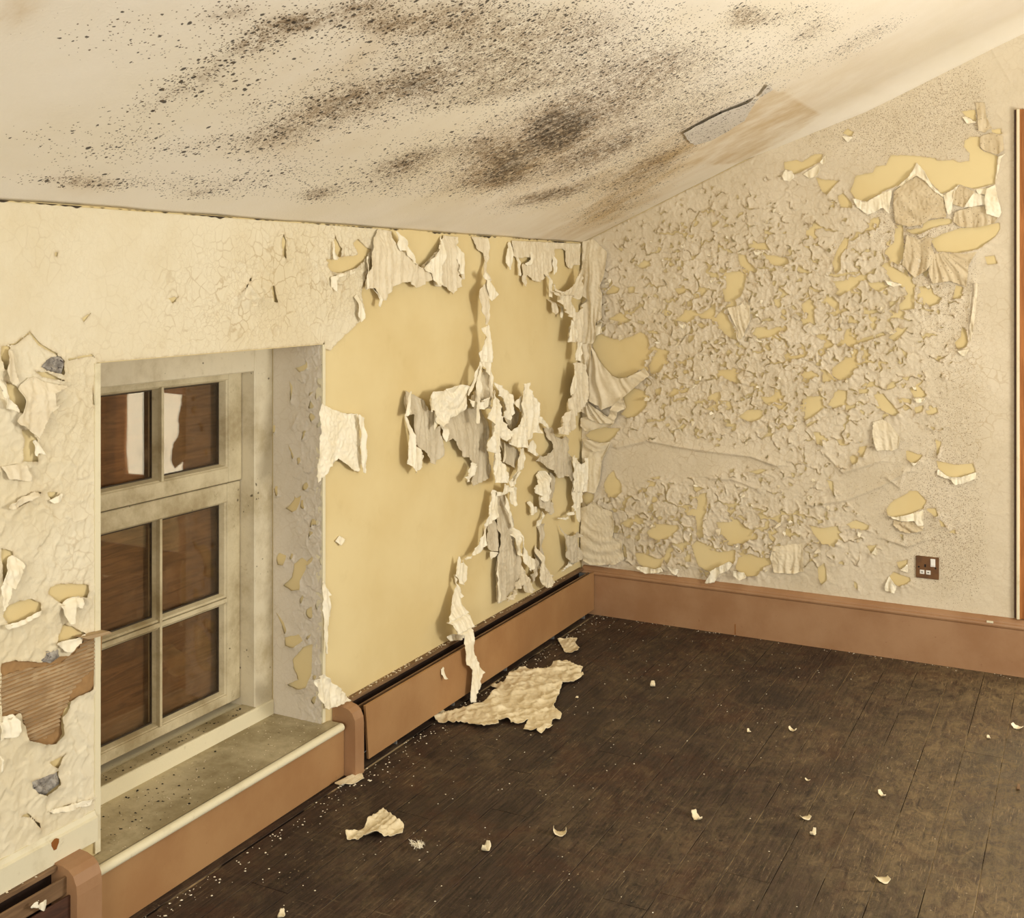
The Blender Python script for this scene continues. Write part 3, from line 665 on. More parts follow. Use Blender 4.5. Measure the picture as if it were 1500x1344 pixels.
def skin_right():
    us = np.arange(.004, 2.0, .0036); vv = np.arange(.205, 2.52, .0036)
    U, V = np.meshgrid(us, vv)
    P = np.stack([U.ravel(), np.zeros(U.size), V.ravel()], 1)
    px, py = project(P); px = px.reshape(U.shape); py = py.reshape(U.shape)
    phi = np.minimum(ceil_z(U) - .004 - V, np.full(U.shape, 1.0)); lip = np.zeros(U.shape); rad = np.zeros(U.shape)
    phi = np.minimum(phi, np.maximum(FXA - .002 - U, V - 2.152))
    # how strongly the coat has crumpled
    c = .12 + gauss(px, py, 1140, 500, 230, 190, .95) + gauss(px, py, 1000, 480, 130, 160, .35) + gauss(px, py, 1080, 770, 200, 70, .8) + gauss(px, py, 1330, 400, 90, 90, .4) + gauss(px, py, 950, 760, 70, 80, .5)
    c -= gauss(px, py, 960, 680, 90, 28, .9) + gauss(px, py, 1060, 668, 90, 20, .5) + gauss(px, py, 1290, 720, 60, 50, .5) + gauss(px, py, 1170, 720, 60, 25, .3)
    c = np.clip(c, .05, 1.0) * np.clip((1470 - px) / 90, .15, 1) * np.clip((870 + (px - 900) * .06 - py) / 40, .1, 1)
    P_ = [poly_on('R', k, p) for k, p in HOLES_R]
    phi, lip, rad = apply_holes(U, V, phi, lip, rad, P_, A=.010)
    # small random losses
    wu = U + .012 * vn(U * 38, V * 38, 70); wv = V + .012 * vn(U * 38, V * 38, 71)
    for sc, pr, rr, sd in ((24, .34, .38, 100), (42, .34, .40, 120)):
        f1, f2, dx, dy, rid = voro(wu * sc, wv * sc * .9, sd)
        r = np.where(rid < pr * np.clip(c - .25, 0, 1), rr * (.45 + rid / pr * .55), -1.0)
        d = np.where(r > 0, (f1 - r) / sc, 1.0)
        phi = np.minimum(phi, d)
        low = np.clip(-dy / .3, -1, 1)
        lip = np.maximum(lip, np.where(r > 0, .0055 * np.exp(-np.maximum(d, 0) / .008) * np.clip(.25 + .75 * low, .05, 1), 0))
    # crumple relief
    f1, f2, dx, dy, rid = voro(wu * 16, wv * 12, 40)
    rg3 = ridged((wu + .35 * wv) * 17, (wv - .2 * wu) * 8, 57, 2)
    tl = rid * 6.283; tilt = (dx * np.cos(tl) + dy * np.sin(tl)) * .9
    crease = 1 - np.clip((f2 - f1) / .16, 0, 1)
    g1, g2, ex, ey, gid = voro(wu * 55, wv * 40, 41)
    tilt2 = (ex * np.cos(gid * 6.283) + ey * np.sin(gid * 6.283))
    q1, q2, _, qy, _ = voro(wu * 13 + .3 * vn(U * 30, V * 30, 80), wv * 11, 85)
    tm = np.clip((c - .3) * 1.6, 0, 1) * (vn(U * 16, V * 16, 88) + .08)
    sl = (q2 - q1) / 13 - .007 * np.clip(tm * 4, 0, 1) + np.where(tm > .02, 0, 1.0)
    phi = np.minimum(phi, sl); lip = np.maximum(lip, np.where(tm > 0, .0062 * np.exp(-np.maximum(sl, 0) / .009) * (qy < 0), 0))
    rg = ridged(wu * 26, wv * 12, 50); rg2 = ridged(U * 70, V * 45, 53)
    h = .0012 + .85 * c * (.0042 * (tilt + .45) + .0011 * (tilt2 + .4) + .0014 * crease + .0045 * np.clip(rg, 0, 1) ** 2 + .0011 * np.clip(rg2, 0, 1) ** 2 + .0050 * np.clip(rg3, 0, 1) ** 2.5)
    h += .0016 * np.clip(ridged(U * 9, V * 9, 61), 0, 1) ** 3 + .0007 * (fbm(U * 60, V * 60, 66) + .4)
    h += lip * (.55 + .6 * np.clip(fbm(U * 22, V * 22, 67) + .5, 0, 1.2)) + .006 * rad * (.35 + .65 * c)
    # long sagging fold lines
    for pts, amp, wd in ([[(905, 655), (950, 645), (1000, 655), (1050, 662), (1100, 668), (1140, 682)], .010, .010], [[(1425, 415), (1420, 470), (1412, 510)], .010, .008],
                         [[(1190, 740), (1240, 732), (1290, 712), (1330, 690)], .007, .008], [[(1040, 700), (1075, 702), (1110, 716)], .007, .008], [[(1210, 665), (1235, 692), (1290, 675)], .007, .008],
                         [[(1300, 790), (1330, 800), (1355, 790)], .008, .008], [[(1300, 700), (1318, 714), (1325, 690)], .006, .006], [[(1480, 120), (1445, 60)], .002, .006]):
        q = np.array([unp('R', *p) for p in pts])
        d = np.full(U.shape, 9.0); below = np.zeros(U.shape)
        for (ax, ay), (bx, by) in zip(q, q[1:]):
            t = np.clip(((U - ax) * (bx - ax) + (V - ay) * (by - ay)) / ((bx - ax) ** 2 + (by - ay) ** 2), 0, 1)
            dd = np.hypot(U - ax - t * (bx - ax), V - ay - t * (by - ay)); below = np.where(dd < d, V - ay - t * (by - ay), below); d = np.minimum(d, dd)
        h += amp * np.exp(-d / wd * np.where(below > 0, .45, 1.6))
    h = np.maximum(h, .0008)
    speck = 1.45 * (gauss(px, py, 1290, 190, 170, 60, .55) + gauss(px, py, 1400, 130, 90, 70, .45) + gauss(px, py, 1400, 640, 70, 260, .42) + gauss(px, py, 1330, 330, 70, 60, .55) + gauss(px, py, 1370, 420, 70, 90, .3) + gauss(px, py, 1300, 730, 120, 90, .30) + gauss(px, py, 1400, 820, 70, 60, .35)) + .05
    speck = speck * np.clip((1474 - px) / 40, 0, 1)
    crack = .25 + gauss(px, py, 1100, 520, 250, 250, .5) + gauss(px, py, 1430, 560, 40, 120, .5)
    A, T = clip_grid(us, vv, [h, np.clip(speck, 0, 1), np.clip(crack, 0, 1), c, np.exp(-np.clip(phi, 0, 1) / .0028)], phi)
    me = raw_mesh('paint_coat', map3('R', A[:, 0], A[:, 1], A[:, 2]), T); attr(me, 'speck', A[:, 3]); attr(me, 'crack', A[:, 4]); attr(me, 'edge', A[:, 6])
    o = tag(link('paint_coat', me, M['skin_r'], wall_right), 'blistered and torn cream paint coat')
    return A
AR = skin_right()

HOLES_L = [('L6', p) for p in [[(0, 155), (75, 160), (45, 340), (0, 340)], [(35, 430), (120, 480), (190, 540), (190, 640), (175, 700), (130, 690), (60, 570)], [(165, 835), (230, 840), (290, 910), (280, 1090), (165, 1095), (190, 930)],
    [(320, 320), (400, 240), (490, 230), (520, 280), (500, 385), (430, 370), (340, 330)], [(270, 350), (370, 365), (520, 440), (420, 420), (330, 400)]]] + [('L7', p) for p in [
    [(0, 460), (90, 490), (95, 530), (40, 660), (0, 780)], [(10, 1020), (50, 940), (140, 890), (250, 875), (320, 910), (310, 970), (150, 1050), (50, 1090)], [(385, 830), (400, 780), (480, 750), (720, 760), (690, 870), (610, 850), (500, 930), (440, 890)],
    [(440, 1240), (480, 1160), (510, 1080), (600, 1110), (680, 1160), (600, 1200)], [(100, 140), (150, 60), (260, 0), (330, 0), (200, 90)], [(375, 0), (470, 0), (400, 70)]]] + [('L8', p) for p in [
    [(0, 215), (60, 200), (180, 210), (200, 165), (250, 185), (300, 180), (370, 85), (428, 88), (430, 240), (405, 330), (330, 365), (300, 380), (300, 410), (265, 450), (265, 530), (235, 570), (180, 570), (110, 550), (100, 500), (80, 430), (0, 470)],
    [(135, 740), (250, 690), (260, 750), (200, 795), (160, 790)], [(215, 655), (290, 610), (240, 680)], [(230, 860), (330, 830), (400, 815), (330, 850)], [(80, 890), (120, 875), (160, 920), (165, 945), (130, 900)]]] + [('A', p) for p in [
    [(60, 430), (30, 320), (110, 330), (150, 310), (200, 300), (300, 290), (350, 280), (300, 170), (340, 130), (420, 200), (470, 230), (400, 330), (300, 410), (200, 450), (110, 455)], [(125, 95), (185, 220), (150, 330), (110, 250)]]] + [
    ('N', [(50, 560), (240, 350), (290, 230), (270, 330), (180, 440)]), ('N', [(580, 440), (640, 390), (670, 680), (610, 660)]), ('P', [(244, 436), (262, 434), (250, 444)]), ('P', [(413, 340), (418, 352), (415, 380), (411, 372)])]
SLITS_L = [('P', [(43, 485), (58, 503), (83, 518), (82, 521), (55, 506), (41, 487)]), ('P', [(97, 525), (134, 518), (143, 528), (133, 521), (98, 528)]), ('P', [(0, 507), (20, 502), (42, 486), (43, 488), (22, 504), (0, 509)]), ('P', [(135, 565), (137, 598), (134, 590)]), ('P', [(119, 466), (136, 455), (121, 472)]), ('P', [(79, 369), (84, 369), (83, 376), (79, 375)])]
BARE = [(473, 500), (473, 512), (483, 513), (491, 502), (521, 474), (533, 466), (530, 446), (526, 429), (535, 396), (544, 367), (556, 337), (560, 300), (900, 300), (900, 900), (500, 1100), (462, 1100), (462, 520)]
def skin_left():
    us = np.arange(-3.45, -.30, .0038); vv = np.arange(.205, H0 - .003, .0038)
    U, V = np.meshgrid(us, vv)
    px, py = project(np.stack([np.zeros(U.size), U.ravel(), V.ravel()], 1)); px = px.reshape(U.shape); py = py.reshape(U.shape)
    phi = np.full(U.shape, 1.0); lip = np.zeros(U.shape); rad = np.zeros(U.shape)
    op = np.array([(WY0 - .004, -1), (WY1 + .004, -1), (WY1 + .004, WZ1 + .002), (WY0 - .004, WZ1 + .002)])
    phi = np.minimum(phi, -sdf(op, U, V))
    Bp = np.array([unp('L', *p) for p in BARE])
    phi, lip, rad = apply_holes(U, V, phi, lip, rad, [poly_on('L', k, p) for k, p in HOLES_L], A=.009, lam=.009, jag=.0018)
    phi, lip, _ = apply_holes(U, V, phi, lip, rad.copy(), [poly_on('L', k, p) for k, p in SLITS_L], A=.0022, lam=.006, jag=.0006)
    d = -sdf(Bp, U, V) + .003 * vn(U * 50, V * 50, 9) + .0015 * vn(U * 140, V * 140, 10)
    phi = np.minimum(phi, d); lip = np.maximum(lip, .004 * np.exp(-np.maximum(d, 0) / .012))
    left = np.clip((150 - px) / 30, 0, 1) * np.clip((py - 480) / 60, 0, 1)
    fr = gauss(px, py, 510, 400, 60, 80, 1.0)
    wu = U + .010 * vn(U * 30, V * 30, 170); wv = V + .010 * vn(U * 30, V * 30, 171)
    c = np.clip(.10 + .75 * left + .8 * fr, 0, 1)
    f1, f2, dx, dy, rid = voro(wu * 30, wv * 24, 240)
    tilt = dx * np.cos(rid * 6.283) + dy * np.sin(rid * 6.283)
    rg = ridged(wu * 26, wv * 22, 250) + .8 * np.clip(fr, 0, 1) * ridged(U * 48, V * 40, 255)
    h = .0012 + c * (.0030 * (tilt + .45) + .0032 * np.clip(rg, 0, 1) ** 1.6 + .0016 * (1 - np.clip((f2 - f1) / .15, 0, 1)))
    crk = np.clip(gauss(px, py, 380, 420, 150, 90, 1.1) + gauss(px, py, 480, 380, 80, 80, .9) + gauss(px, py, 110, 590, 50, 100, .6) + gauss(px, py, 100, 800, 60, 120, .6) + gauss(px, py, 70, 360, 60, 60, .35) + gauss(px, py, 280, 480, 100, 40, .4), 0, 1)
    e1, e2, _, _, _ = voro((U + .014 * vn(U * 16, V * 16, 90)) * 27, (V + .014 * vn(U * 16, V * 16, 91)) * 27, 300)
    brk = np.clip(vn(U * 9, V * 9, 310) * 2.2 + .75, 0, 1)
    h += .0030 * crk * brk * (1 - np.clip((e2 - e1) / .11, 0, 1))
    h += .0012 * (fbm(U * 7, V * 7, 320) + .4) + lip * (.55 + .6 * np.clip(fbm(U * 22, V * 22, 330) + .5, 0, 1.2)) + .004 * rad
    # blister by the lintel
    h += gauss(px, py, 375, 432, 24, 18, .014) * np.clip(.55 + 1.2 * ridged(U * 22 + V * 14, V * 20, 340, 2), 0, 1)
    h = np.maximum(h, .0008)
    spk = .04 + gauss(px, py, 520, 440, 60, 60, .10)
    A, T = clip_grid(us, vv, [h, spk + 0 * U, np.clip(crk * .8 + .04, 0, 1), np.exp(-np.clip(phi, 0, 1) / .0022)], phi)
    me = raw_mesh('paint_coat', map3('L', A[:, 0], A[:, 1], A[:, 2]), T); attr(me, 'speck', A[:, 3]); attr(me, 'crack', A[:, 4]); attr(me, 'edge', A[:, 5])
    tag(link('paint_coat', me, M['skin_l'], wall_left), 'crazed cream paint coat')
    return A
AL = skin_left()
us = np.arange(-3.45, -.002, .003); vv = np.arange(H0 - .012, H0 - .0005, .001)
U, V = np.meshgrid(us, vv)
ph = (V - H0 + .0005) + .010 * np.clip(vn(U * 6, 0 * U, 31) + .5 * vn(U * 40, 0 * U, 32) + .12, 0, 1)
A, T = clip_grid(us, vv, [.0030 + 0 * U], ph)
link('joint_crack', raw_mesh('joint_crack', map3('L', A[:, 0], A[:, 1], A[:, 2]), T), M['putty'], wall_left)

def skin_reveal():
    us = np.arange(-.184, .003, .0026); vv = np.arange(.165, WZ1, .0026)
    U, V = np.meshgrid(us, vv)
    phi = np.full(U.shape, 1.0); lip = np.zeros(U.shape); rad = np.zeros(U.shape)
    H = [('J', p) for p in [[(190, 150), (210, 120), (250, 140), (240, 200), (205, 195)], [(300, 190), (350, 150), (385, 180), (370, 230), (340, 290), (345, 350), (290, 350), (240, 320), (290, 270)], [(240, 640), (330, 625), (360, 660), (300, 705), (250, 690)],
                        [(290, 780), (360, 700), (415, 680), (410, 860), (380, 950), (330, 960), (260, 930), (330, 900), (300, 830)], [(190, 490), (230, 540), (260, 600), (250, 620)]]] + [('V1', p) for p in [
        [(545, 185), (610, 165), (620, 200), (580, 215)], [(500, 270), (525, 320), (520, 430), (510, 350)], [(530, 600), (600, 430), (590, 450)], [(480, 1170), (550, 1100), (590, 1080), (560, 1180), (530, 1195)], [(490, 720), (540, 810), (530, 830)], [(640, 360), (670, 350), (650, 380)]]]
    phi, lip, rad = apply_holes(U, V, phi, lip, rad, [poly_on('V', k, p) for k, p in H], A=.009, lam=.008, jag=.0015)
    c = np.clip((U + .12) / .06, .1, 1)
    wu = U + .008 * vn(U * 40, V * 40, 470); wv = V + .008 * vn(U * 40, V * 40, 471)
    f1, f2, dx, dy, rid = voro(wu * 34, wv * 26, 440)
    tilt = dx * np.cos(rid * 6.283) + dy * np.sin(rid * 6.283)
    g1, g2, ex, ey, gid = voro(wu * 45, wv * 30, 445)
    r = np.where(gid < .16 * c, .34, -1); d = np.where(r > 0, (g1 - r) / 45, 1.0); phi = np.minimum(phi, d)
    lip = np.maximum(lip, np.where(r > 0, .007 * np.exp(-np.maximum(d, 0) / .007) * np.clip(.3 - ey * 2, .05, 1), 0))
    h = .001 + c * (.0034 * (tilt + .45) + .003 * np.clip(ridged(wu * 40, wv * 26, 450), 0, 1) ** 1.5) + lip
    A, T = clip_grid(us, vv, [h, .05 + 0 * U, .25 + 0 * U], phi)
    me = raw_mesh('reveal_coat', map3('V', A[:, 0], A[:, 1], A[:, 2]), T); attr(me, 'speck', A[:, 3]); attr(me, 'crack', A[:, 4])
    tag(link('reveal_coat', me, M['skin_v'], wall_left), 'flaking greyish paint on the window reveal')
skin_reveal()

def sheet(name, crop, pts, plane, mat, parent, off=.008, amp=.006, folds=45, curl=.006, res=.0032, jag=.0014, ramp=True, crump=.4, xlim=None, dirv=0.0, thick=.0011, hfun=None, pivot=None, ring=False):
    seed = (int(pts[0][0]) * 7 + int(pts[0][1]) * 13 + len(pts) * 101) % 9973
    pp = pxs(crop, pts)
    if isinstance(off, list):
        tab = off
        offs = [float(np.interp(py, [t[0] for t in tab], [t[1] for t in tab])) for _, py in pp]
    else: offs = [off] * len(pp)
    P = np.array([unp(plane, a, b, o) for (a, b), o in zip(pp, offs)])
    mn = P.min(0) - .006; mx = P.max(0) + .006
    n = max((mx - mn)); res = max(res, n / 160)
    us = np.arange(mn[0], mx[0], res); vv = np.arange(mn[1], mx[1], res)
    U, V = np.meshgrid(us, vv)
    d = sdf(P, U, V)
    phi = d + jag * vn(U * 70, V * 70, seed) + jag * .6 * vn(U * 190, V * 190, seed + 3)
    if xlim is not None: phi = np.minimum(phi, (U - xlim[0])); phi = np.minimum(phi, xlim[1] - U)
    s = np.clip((P[:, 1].max() - V) / (P[:, 1].max() - P[:, 1].min() + 1e-9), 0, 1)
    if isinstance(off, list):
        o = np.argsort(P[:, 1]); base = np.interp(V, P[o, 1], np.array(offs)[o])
        sw = .25 + .75 * s
    else:
        q = np.clip(s / .35, 0, 1); q = q * q * (3 - 2 * q)
        base = (.003 + (off - .003) * q) if ramp else np.full(U.shape, off)
        sw = (.25 + .75 * np.clip(s * 1.4, 0, 1)) if ramp else 1.0
    uu = U + dirv * V
    if pivot is not None:
        pv = unp(plane, *pxs(crop, [pivot])[0], offs[0]); rr = np.hypot(U - pv[0], V - pv[1]); aa = np.arctan2(U - pv[0], pv[1] - V)
        uu = rr if ring else aa * .16
        V0 = V; 
    w = .012 * vn(U * 14, V * 9, seed + 20)
    fold = vn((uu + w) * folds, V * folds * .10 + seed, seed + 21) + .5 * vn((uu + w) * folds * 2.1, V * folds * .22, seed + 22)
    cr = np.clip(ridged(U * 55 + V * 10, V * 42, seed + 30), 0, 1)
    h = base + 1.3 * amp * sw * (fold + .30) + amp * crump * cr
    h = h + curl * np.exp(-np.maximum(d, 0) / .0055) * np.clip(.35 + 1.3 * vn(U * 26, V * 26, seed + 40), -.2, 1.2)
    if hfun is not None: h = hfun(U, V, h, P)
    h = np.maximum(h, .0016 + .25 * (base if ramp and not isinstance(off, list) else 0 * base))
    A, T = clip_grid(us, vv, [h, 0 * U, 0 * U], phi)
    if plane == 'C': T = T[:, ::-1]
    me = raw_mesh(name, map3(plane, A[:, 0], A[:, 1], A[:, 2]), T)
    if mat.name.startswith('mouldy_flap'):
        attr(me, 'mould', .34 * np.ones(len(A))); attr(me, 'stain', .0 * np.ones(len(A)))
    o = link(name, me, mat, parent)
    m = o.modifiers.new('thickness', 'SOLIDIFY'); m.thickness = thick; m.offset = 0
    return o
# ------------------------------------------------------------------ hanging strips on the long wall
F, B_, D_ = M['front'], M['back'], M['mid']
cl = (-9.0, -.004)
def SL(crop, pts, mat, **kw):
    kw.setdefault('xlim', cl)
    return sheet(kw.pop('name', 'paint_strip'), crop, pts, 'L', mat, wall_left, **kw)
SL('A', [(565, 35), (700, 55), (715, 160), (760, 245), (800, 250), (840, 320), (940, 405), (950, 400), (1035, 465), (1040, 520), (985, 545), (935, 590), (880, 595), (830, 540), (740, 550), (680, 600), (640, 650), (600, 715), (570, 710), (540, 690), (510, 600), (440, 600), (425, 620), (415, 600), (440, 450), (480, 260), (520, 130)], D_, off=.018, amp=.009, folds=34)
SL('A', [(707, 52), (740, 70), (860, 260), (942, 405), (860, 345), (820, 290), (790, 240), (755, 245), (730, 180)], B_, off=.024, amp=.004, curl=.010, ramp=False)
SL('A', [(945, 400), (1030, 320), (1150, 170), (1190, 95), (1320, 110), (1320, 170), (1285, 230), (1280, 330), (1310, 400), (1300, 480), (1330, 560), (1250, 660), (1185, 600), (1160, 560), (1150, 580), (1110, 590), (1080, 570), (1060, 490), (960, 410)], D_, off=.014, amp=.008, folds=40)
SL('A', [(1150, 170), (1190, 100), (1180, 250), (1160, 400), (1150, 560), (1100, 585), (1070, 520), (1045, 470), (960, 410), (1050, 320)], B_, off=.024, amp=.008, folds=50, curl=.010)
SL('A', [(1310, 180), (1340, 240), (1365, 270), (1360, 460), (1330, 470), (1300, 440), (1310, 380), (1280, 300)], B_, off=.016, amp=.006)
SL('A', [(1318, 450), (1366, 440), (1370, 515), (1330, 510)], D_, off=.012, amp=.004, name='paint_curl')
SL('A', [(110, 250), (130, 110), (130, 250), (150, 330), (115, 330)], B_, off=.012, amp=.005, name='paint_curl')
SL('A', [(85, 490), (130, 480), (230, 450), (360, 400), (365, 440), (280, 470), (200, 480), (130, 530), (140, 640), (100, 580)], B_, off=.010, amp=.005, name='paint_curl')
SL('A', [(325, 680), (360, 650), (385, 740), (410, 880), (375, 925), (345, 870), (350, 760)], B_, off=.012, amp=.005, name='paint_curl')
SL('A', [(420, 610), (430, 470), (465, 300), (480, 290), (455, 450), (440, 600)], B_, off=.020, amp=.004, name='paint_curl')
SL('A', [(510, 590), (545, 600), (570, 710), (560, 780), (530, 770), (545, 700)], B_, off=.020, amp=.005, name='paint_curl')
# centre strip
SL('B', [(75, 110), (230, 125), (232, 330), (215, 330), (190, 320), (165, 270), (110, 230)], D_, off=.006, amp=.004)
SL('B', [(185, 300), (232, 320), (215, 460), (250, 530), (236, 560), (232, 700), (235, 880), (230, 975), (200, 975), (165, 800), (150, 740), (135, 665), (205, 540), (180, 500), (195, 380)], D_, off=[(380, .010), (410, .035), (440, .050), (480, .05)], amp=.006, folds=60)
SL('B', [(215, 525), (245, 540), (290, 620), (330, 680), (305, 715), (260, 745), (238, 690)], B_, off=.052, amp=.004, ramp=False)
SL('B', [(180, 500), (210, 460), (250, 530), (215, 540)], B_, off=.055, amp=.003, ramp=False)
SL('B', [(163, 1015), (235, 975), (250, 1150), (268, 1344), (150, 1344), (148, 1250), (178, 1200), (190, 1100)], B_, off=.055, amp=.007, ramp=False, folds=60)
SL('C', [(830, 0), (938, 0), (945, 260), (925, 330), (912, 200), (880, 160), (838, 95)], B_, off=.055, amp=.006, ramp=False)
SL('C', [(822, 60), (840, 100), (800, 220), (745, 330), (705, 405), (690, 385), (735, 300), (780, 170)], B_, off=.055, amp=.003, ramp=False)
SL('C', [(808, 170), (835, 95), (832, 370), (808, 672), (780, 670), (790, 420), (775, 380)], B_, off=.060, amp=.003, ramp=False)
SL('C', [(835, 110), (880, 165), (915, 210), (930, 330), (900, 520), (840, 525), (770, 520), (715, 430), (760, 340), (830, 240)], D_, off=.030, amp=.012, folds=60, ramp=False)
# gathered shelf of paint
SL('C', [(80, 600), (110, 420), (130, 345), (150, 360), (280, 440), (310, 500), (320, 540), (375, 560), (360, 730), (430, 690), (440, 880), (465, 930), (440, 1000), (360, 1070), (320, 1060), (290, 960), (240, 930), (200, 880), (170, 760), (160, 580), (130, 580)], F, off=.022, amp=.007, folds=34)
SL('C', [(75, 595), (105, 430), (135, 345), (150, 370), (130, 470), (155, 575), (120, 570), (100, 600)], B_, off=.028, amp=.005, ramp=False, name='paint_curl')
SL('C', [(150, 580), (185, 820), (195, 880), (260, 1000), (240, 1050), (240, 1090), (190, 1170), (160, 1120), (110, 1070), (105, 920), (130, 700)], B_, off=.032, amp=.009, folds=55)
SL('C', [(310, 500), (320, 430), (370, 360), (480, 345), (545, 305), (640, 290), (730, 310), (700, 400), (705, 520), (600, 590), (540, 620), (520, 660), (430, 700), (385, 660), (370, 540), (340, 560)], B_, off=.048, amp=.010, folds=22, pivot=(560, 200), ring=True, curl=.010, ramp=False)
SL('C', [(355, 700), (380, 545), (400, 680), (370, 740)], B_, off=.044, amp=.004, ramp=False, name='paint_curl')
SL('C', [(460, 820), (480, 690), (540, 640), (600, 590), (710, 520), (860, 530), (895, 620), (915, 640), (880, 900), (900, 950), (920, 1190), (830, 1250), (750, 1285), (730, 1240), (770, 1110), (735, 1040), (700, 1000), (655, 1005), (640, 950), (600, 910), (580, 850), (545, 820), (480, 855)], F, off=.024, amp=.007, folds=30)
SL('C', [(455, 800), (480, 690), (525, 670), (500, 780), (480, 860)], B_, off=.030, amp=.004, name='paint_curl')
SL('C', [(740, 1050), (775, 1090), (760, 1160), (720, 1240), (680, 1250), (655, 1200), (700, 1150)], B_, off=.034, amp=.007, folds=70, ramp=False, name='paint_curl')
SL('C', [(712, 430), (740, 500), (780, 530), (870, 530), (915, 480), (905, 400), (860, 440), (800, 470)], B_, off=.050, amp=.009, ramp=False)
SL('D', [(120, 340), (150, 370), (180, 440), (200, 560), (260, 660), (320, 770), (290, 850), (200, 790), (205, 960), (210, 1020), (240, 1080), (280, 1230), (240, 1255), (160, 1255), (145, 1130), (140, 970), (70, 930), (120, 690), (90, 620), (110, 480)], B_, off=.062, amp=.013, folds=38, ramp=False)
SL('D', [(320, 770), (390, 660), (410, 500), (430, 300), (490, 265), (480, 330), (530, 400), (580, 490), (575, 560), (600, 600), (630, 630), (640, 680), (580, 660), (620, 770), (540, 760), (520, 820), (480, 830), (470, 910), (400, 900), (360, 910), (290, 850)], B_, off=.050, amp=.012, folds=36, ramp=False)
SL('D', [(140, 260), (240, 320), (320, 390), (325, 560), (290, 640), (240, 590), (270, 540), (250, 430), (190, 400)], B_, off=.040, amp=.010, ramp=False)
SL('D', [(335, 465), (420, 390), (430, 340), (415, 480), (400, 560)], B_, off=.040, amp=.006, ramp=False, name='paint_curl')
SL('D', [(200, 440), (330, 480), (400, 560), (390, 660), (330, 750), (260, 640)], F, off=.012, amp=.005)
SL('D', [(200, 800), (250, 850), (300, 880), (370, 920), (410, 950), (350, 1110), (260, 1060), (240, 950), (210, 860)], F, off=.016, amp=.005)
SL('D', [(250, 850), (270, 870), (258, 1060), (240, 1050)], B_, off=.024, amp=.003, ramp=False, name='paint_curl')
SL('D', [(400, 920), (450, 910), (455, 960), (440, 1110), (400, 1140), (350, 1240), (300, 1240), (350, 1190), (370, 1100), (400, 980)], B_, off=.030, amp=.006, ramp=False)
SL('D', [(575, 560), (640, 630), (705, 715), (690, 740), (640, 690), (600, 650)], B_, off=.030, amp=.004, ramp=False, name='paint_curl')
SL('D', [(690, 720), (770, 715), (780, 800), (830, 825), (880, 790), (900, 830), (870, 870), (880, 920), (910, 1000), (920, 1250), (880, 1190), (830, 1190), (790, 1210), (720, 1130), (660, 1100), (620, 1050), (570, 1040), (590, 980), (640, 1000), (700, 960), (745, 880), (710, 820)], F, off=.026, amp=.009, folds=34)
SL('D', [(460, 910), (490, 900), (530, 830), (565, 890), (550, 930), (590, 980), (570, 1000), (500, 950)], B_, off=.022, amp=.005, ramp=False, name='paint_curl')
SL('D', [(930, 980), (990, 1060), (960, 1075), (925, 1010)], B_, off=.040, amp=.004, ramp=False, name='paint_curl')
SL('D', [(770, 770), (820, 640), (870, 510), (905, 390), (940, 130), (960, 60), (990, 80), (1040, 90), (1060, 400), (1000, 520), (930, 610), (910, 740), (850, 780)], D_, off=.045, amp=.014, folds=48, ramp=False)
SL('D', [(905, 400), (940, 130), (960, 160), (965, 300), (940, 380)], B_, off=.062, amp=.005, ramp=False, name='paint_curl')
SL('D', [(910, 1000), (940, 1010), (1000, 1080), (1030, 1030), (1075, 1000), (1075, 1344), (925, 1344), (930, 1250), (915, 1100)], B_, off=.035, amp=.010, folds=50, ramp=False)
# fringe by the corner
SL('B', [(470, 150), (1140, 180), (1130, 390), (1060, 390), (1035, 430), (1000, 400), (985, 250), (960, 230), (890, 230), (850, 440), (740, 560), (655, 540), (620, 480), (580, 610), (550, 540), (560, 380), (610, 370), (660, 320), (590, 310), (515, 330), (480, 300)], D_, off=.007, amp=.005, folds=50, crump=.8)
SL('B', [(460, 160), (475, 170), (465, 380), (450, 440), (400, 370), (420, 240)], B_, off=.016, amp=.005, name='paint_curl')
SL('B', [(525, 310), (545, 320), (552, 500), (515, 490)], B_, off=.014, amp=.004, name='paint_curl')
SL('B', [(590, 375), (640, 340), (665, 250), (690, 290), (650, 390), (610, 395)], B_, off=.014, amp=.005, name='paint_curl')
SL('B', [(865, 360), (885, 280), (905, 360), (900, 460), (875, 490)], B_, off=.016, amp=.004, name='paint_curl')
SL('B', [(825, 450), (860, 470), (862, 560), (855, 710), (825, 700)], B_, off=.030, amp=.005, name='paint_curl')
SL('B', [(865, 560), (920, 650), (985, 650), (1060, 580), (1135, 410), (1150, 690), (1090, 730), (1030, 685), (930, 690), (890, 640)], D_, off=.040, amp=.012, folds=40, dirv=-.8, ramp=False)
SL('B', [(860, 640), (930, 690), (1000, 690), (1030, 690), (1060, 830), (1100, 870), (1150, 800), (1150, 1150), (1095, 1150), (1020, 1150), (1050, 910), (1000, 880), (930, 740)], D_, off=.050, amp=.012, folds=44, ramp=False)
SL('B', [(1020, 1148), (1048, 920), (1090, 1010), (1125, 1080), (1080, 1130)], B_, off=.060, amp=.005, ramp=False, name='paint_curl')
SL('B', [(1095, 1140), (1150, 1140), (1150, 1250), (1130, 1335), (1080, 1320)], B_, off=.055, amp=.007, ramp=False)
SL('B', [(855, 720), (905, 760), (910, 860), (880, 880), (850, 830)], D_, off=.026, amp=.006, name='paint_curl')
SL('B', [(945, 760), (970, 800), (960, 910), (945, 910)], B_, off=.030, amp=.004, name='paint_curl')
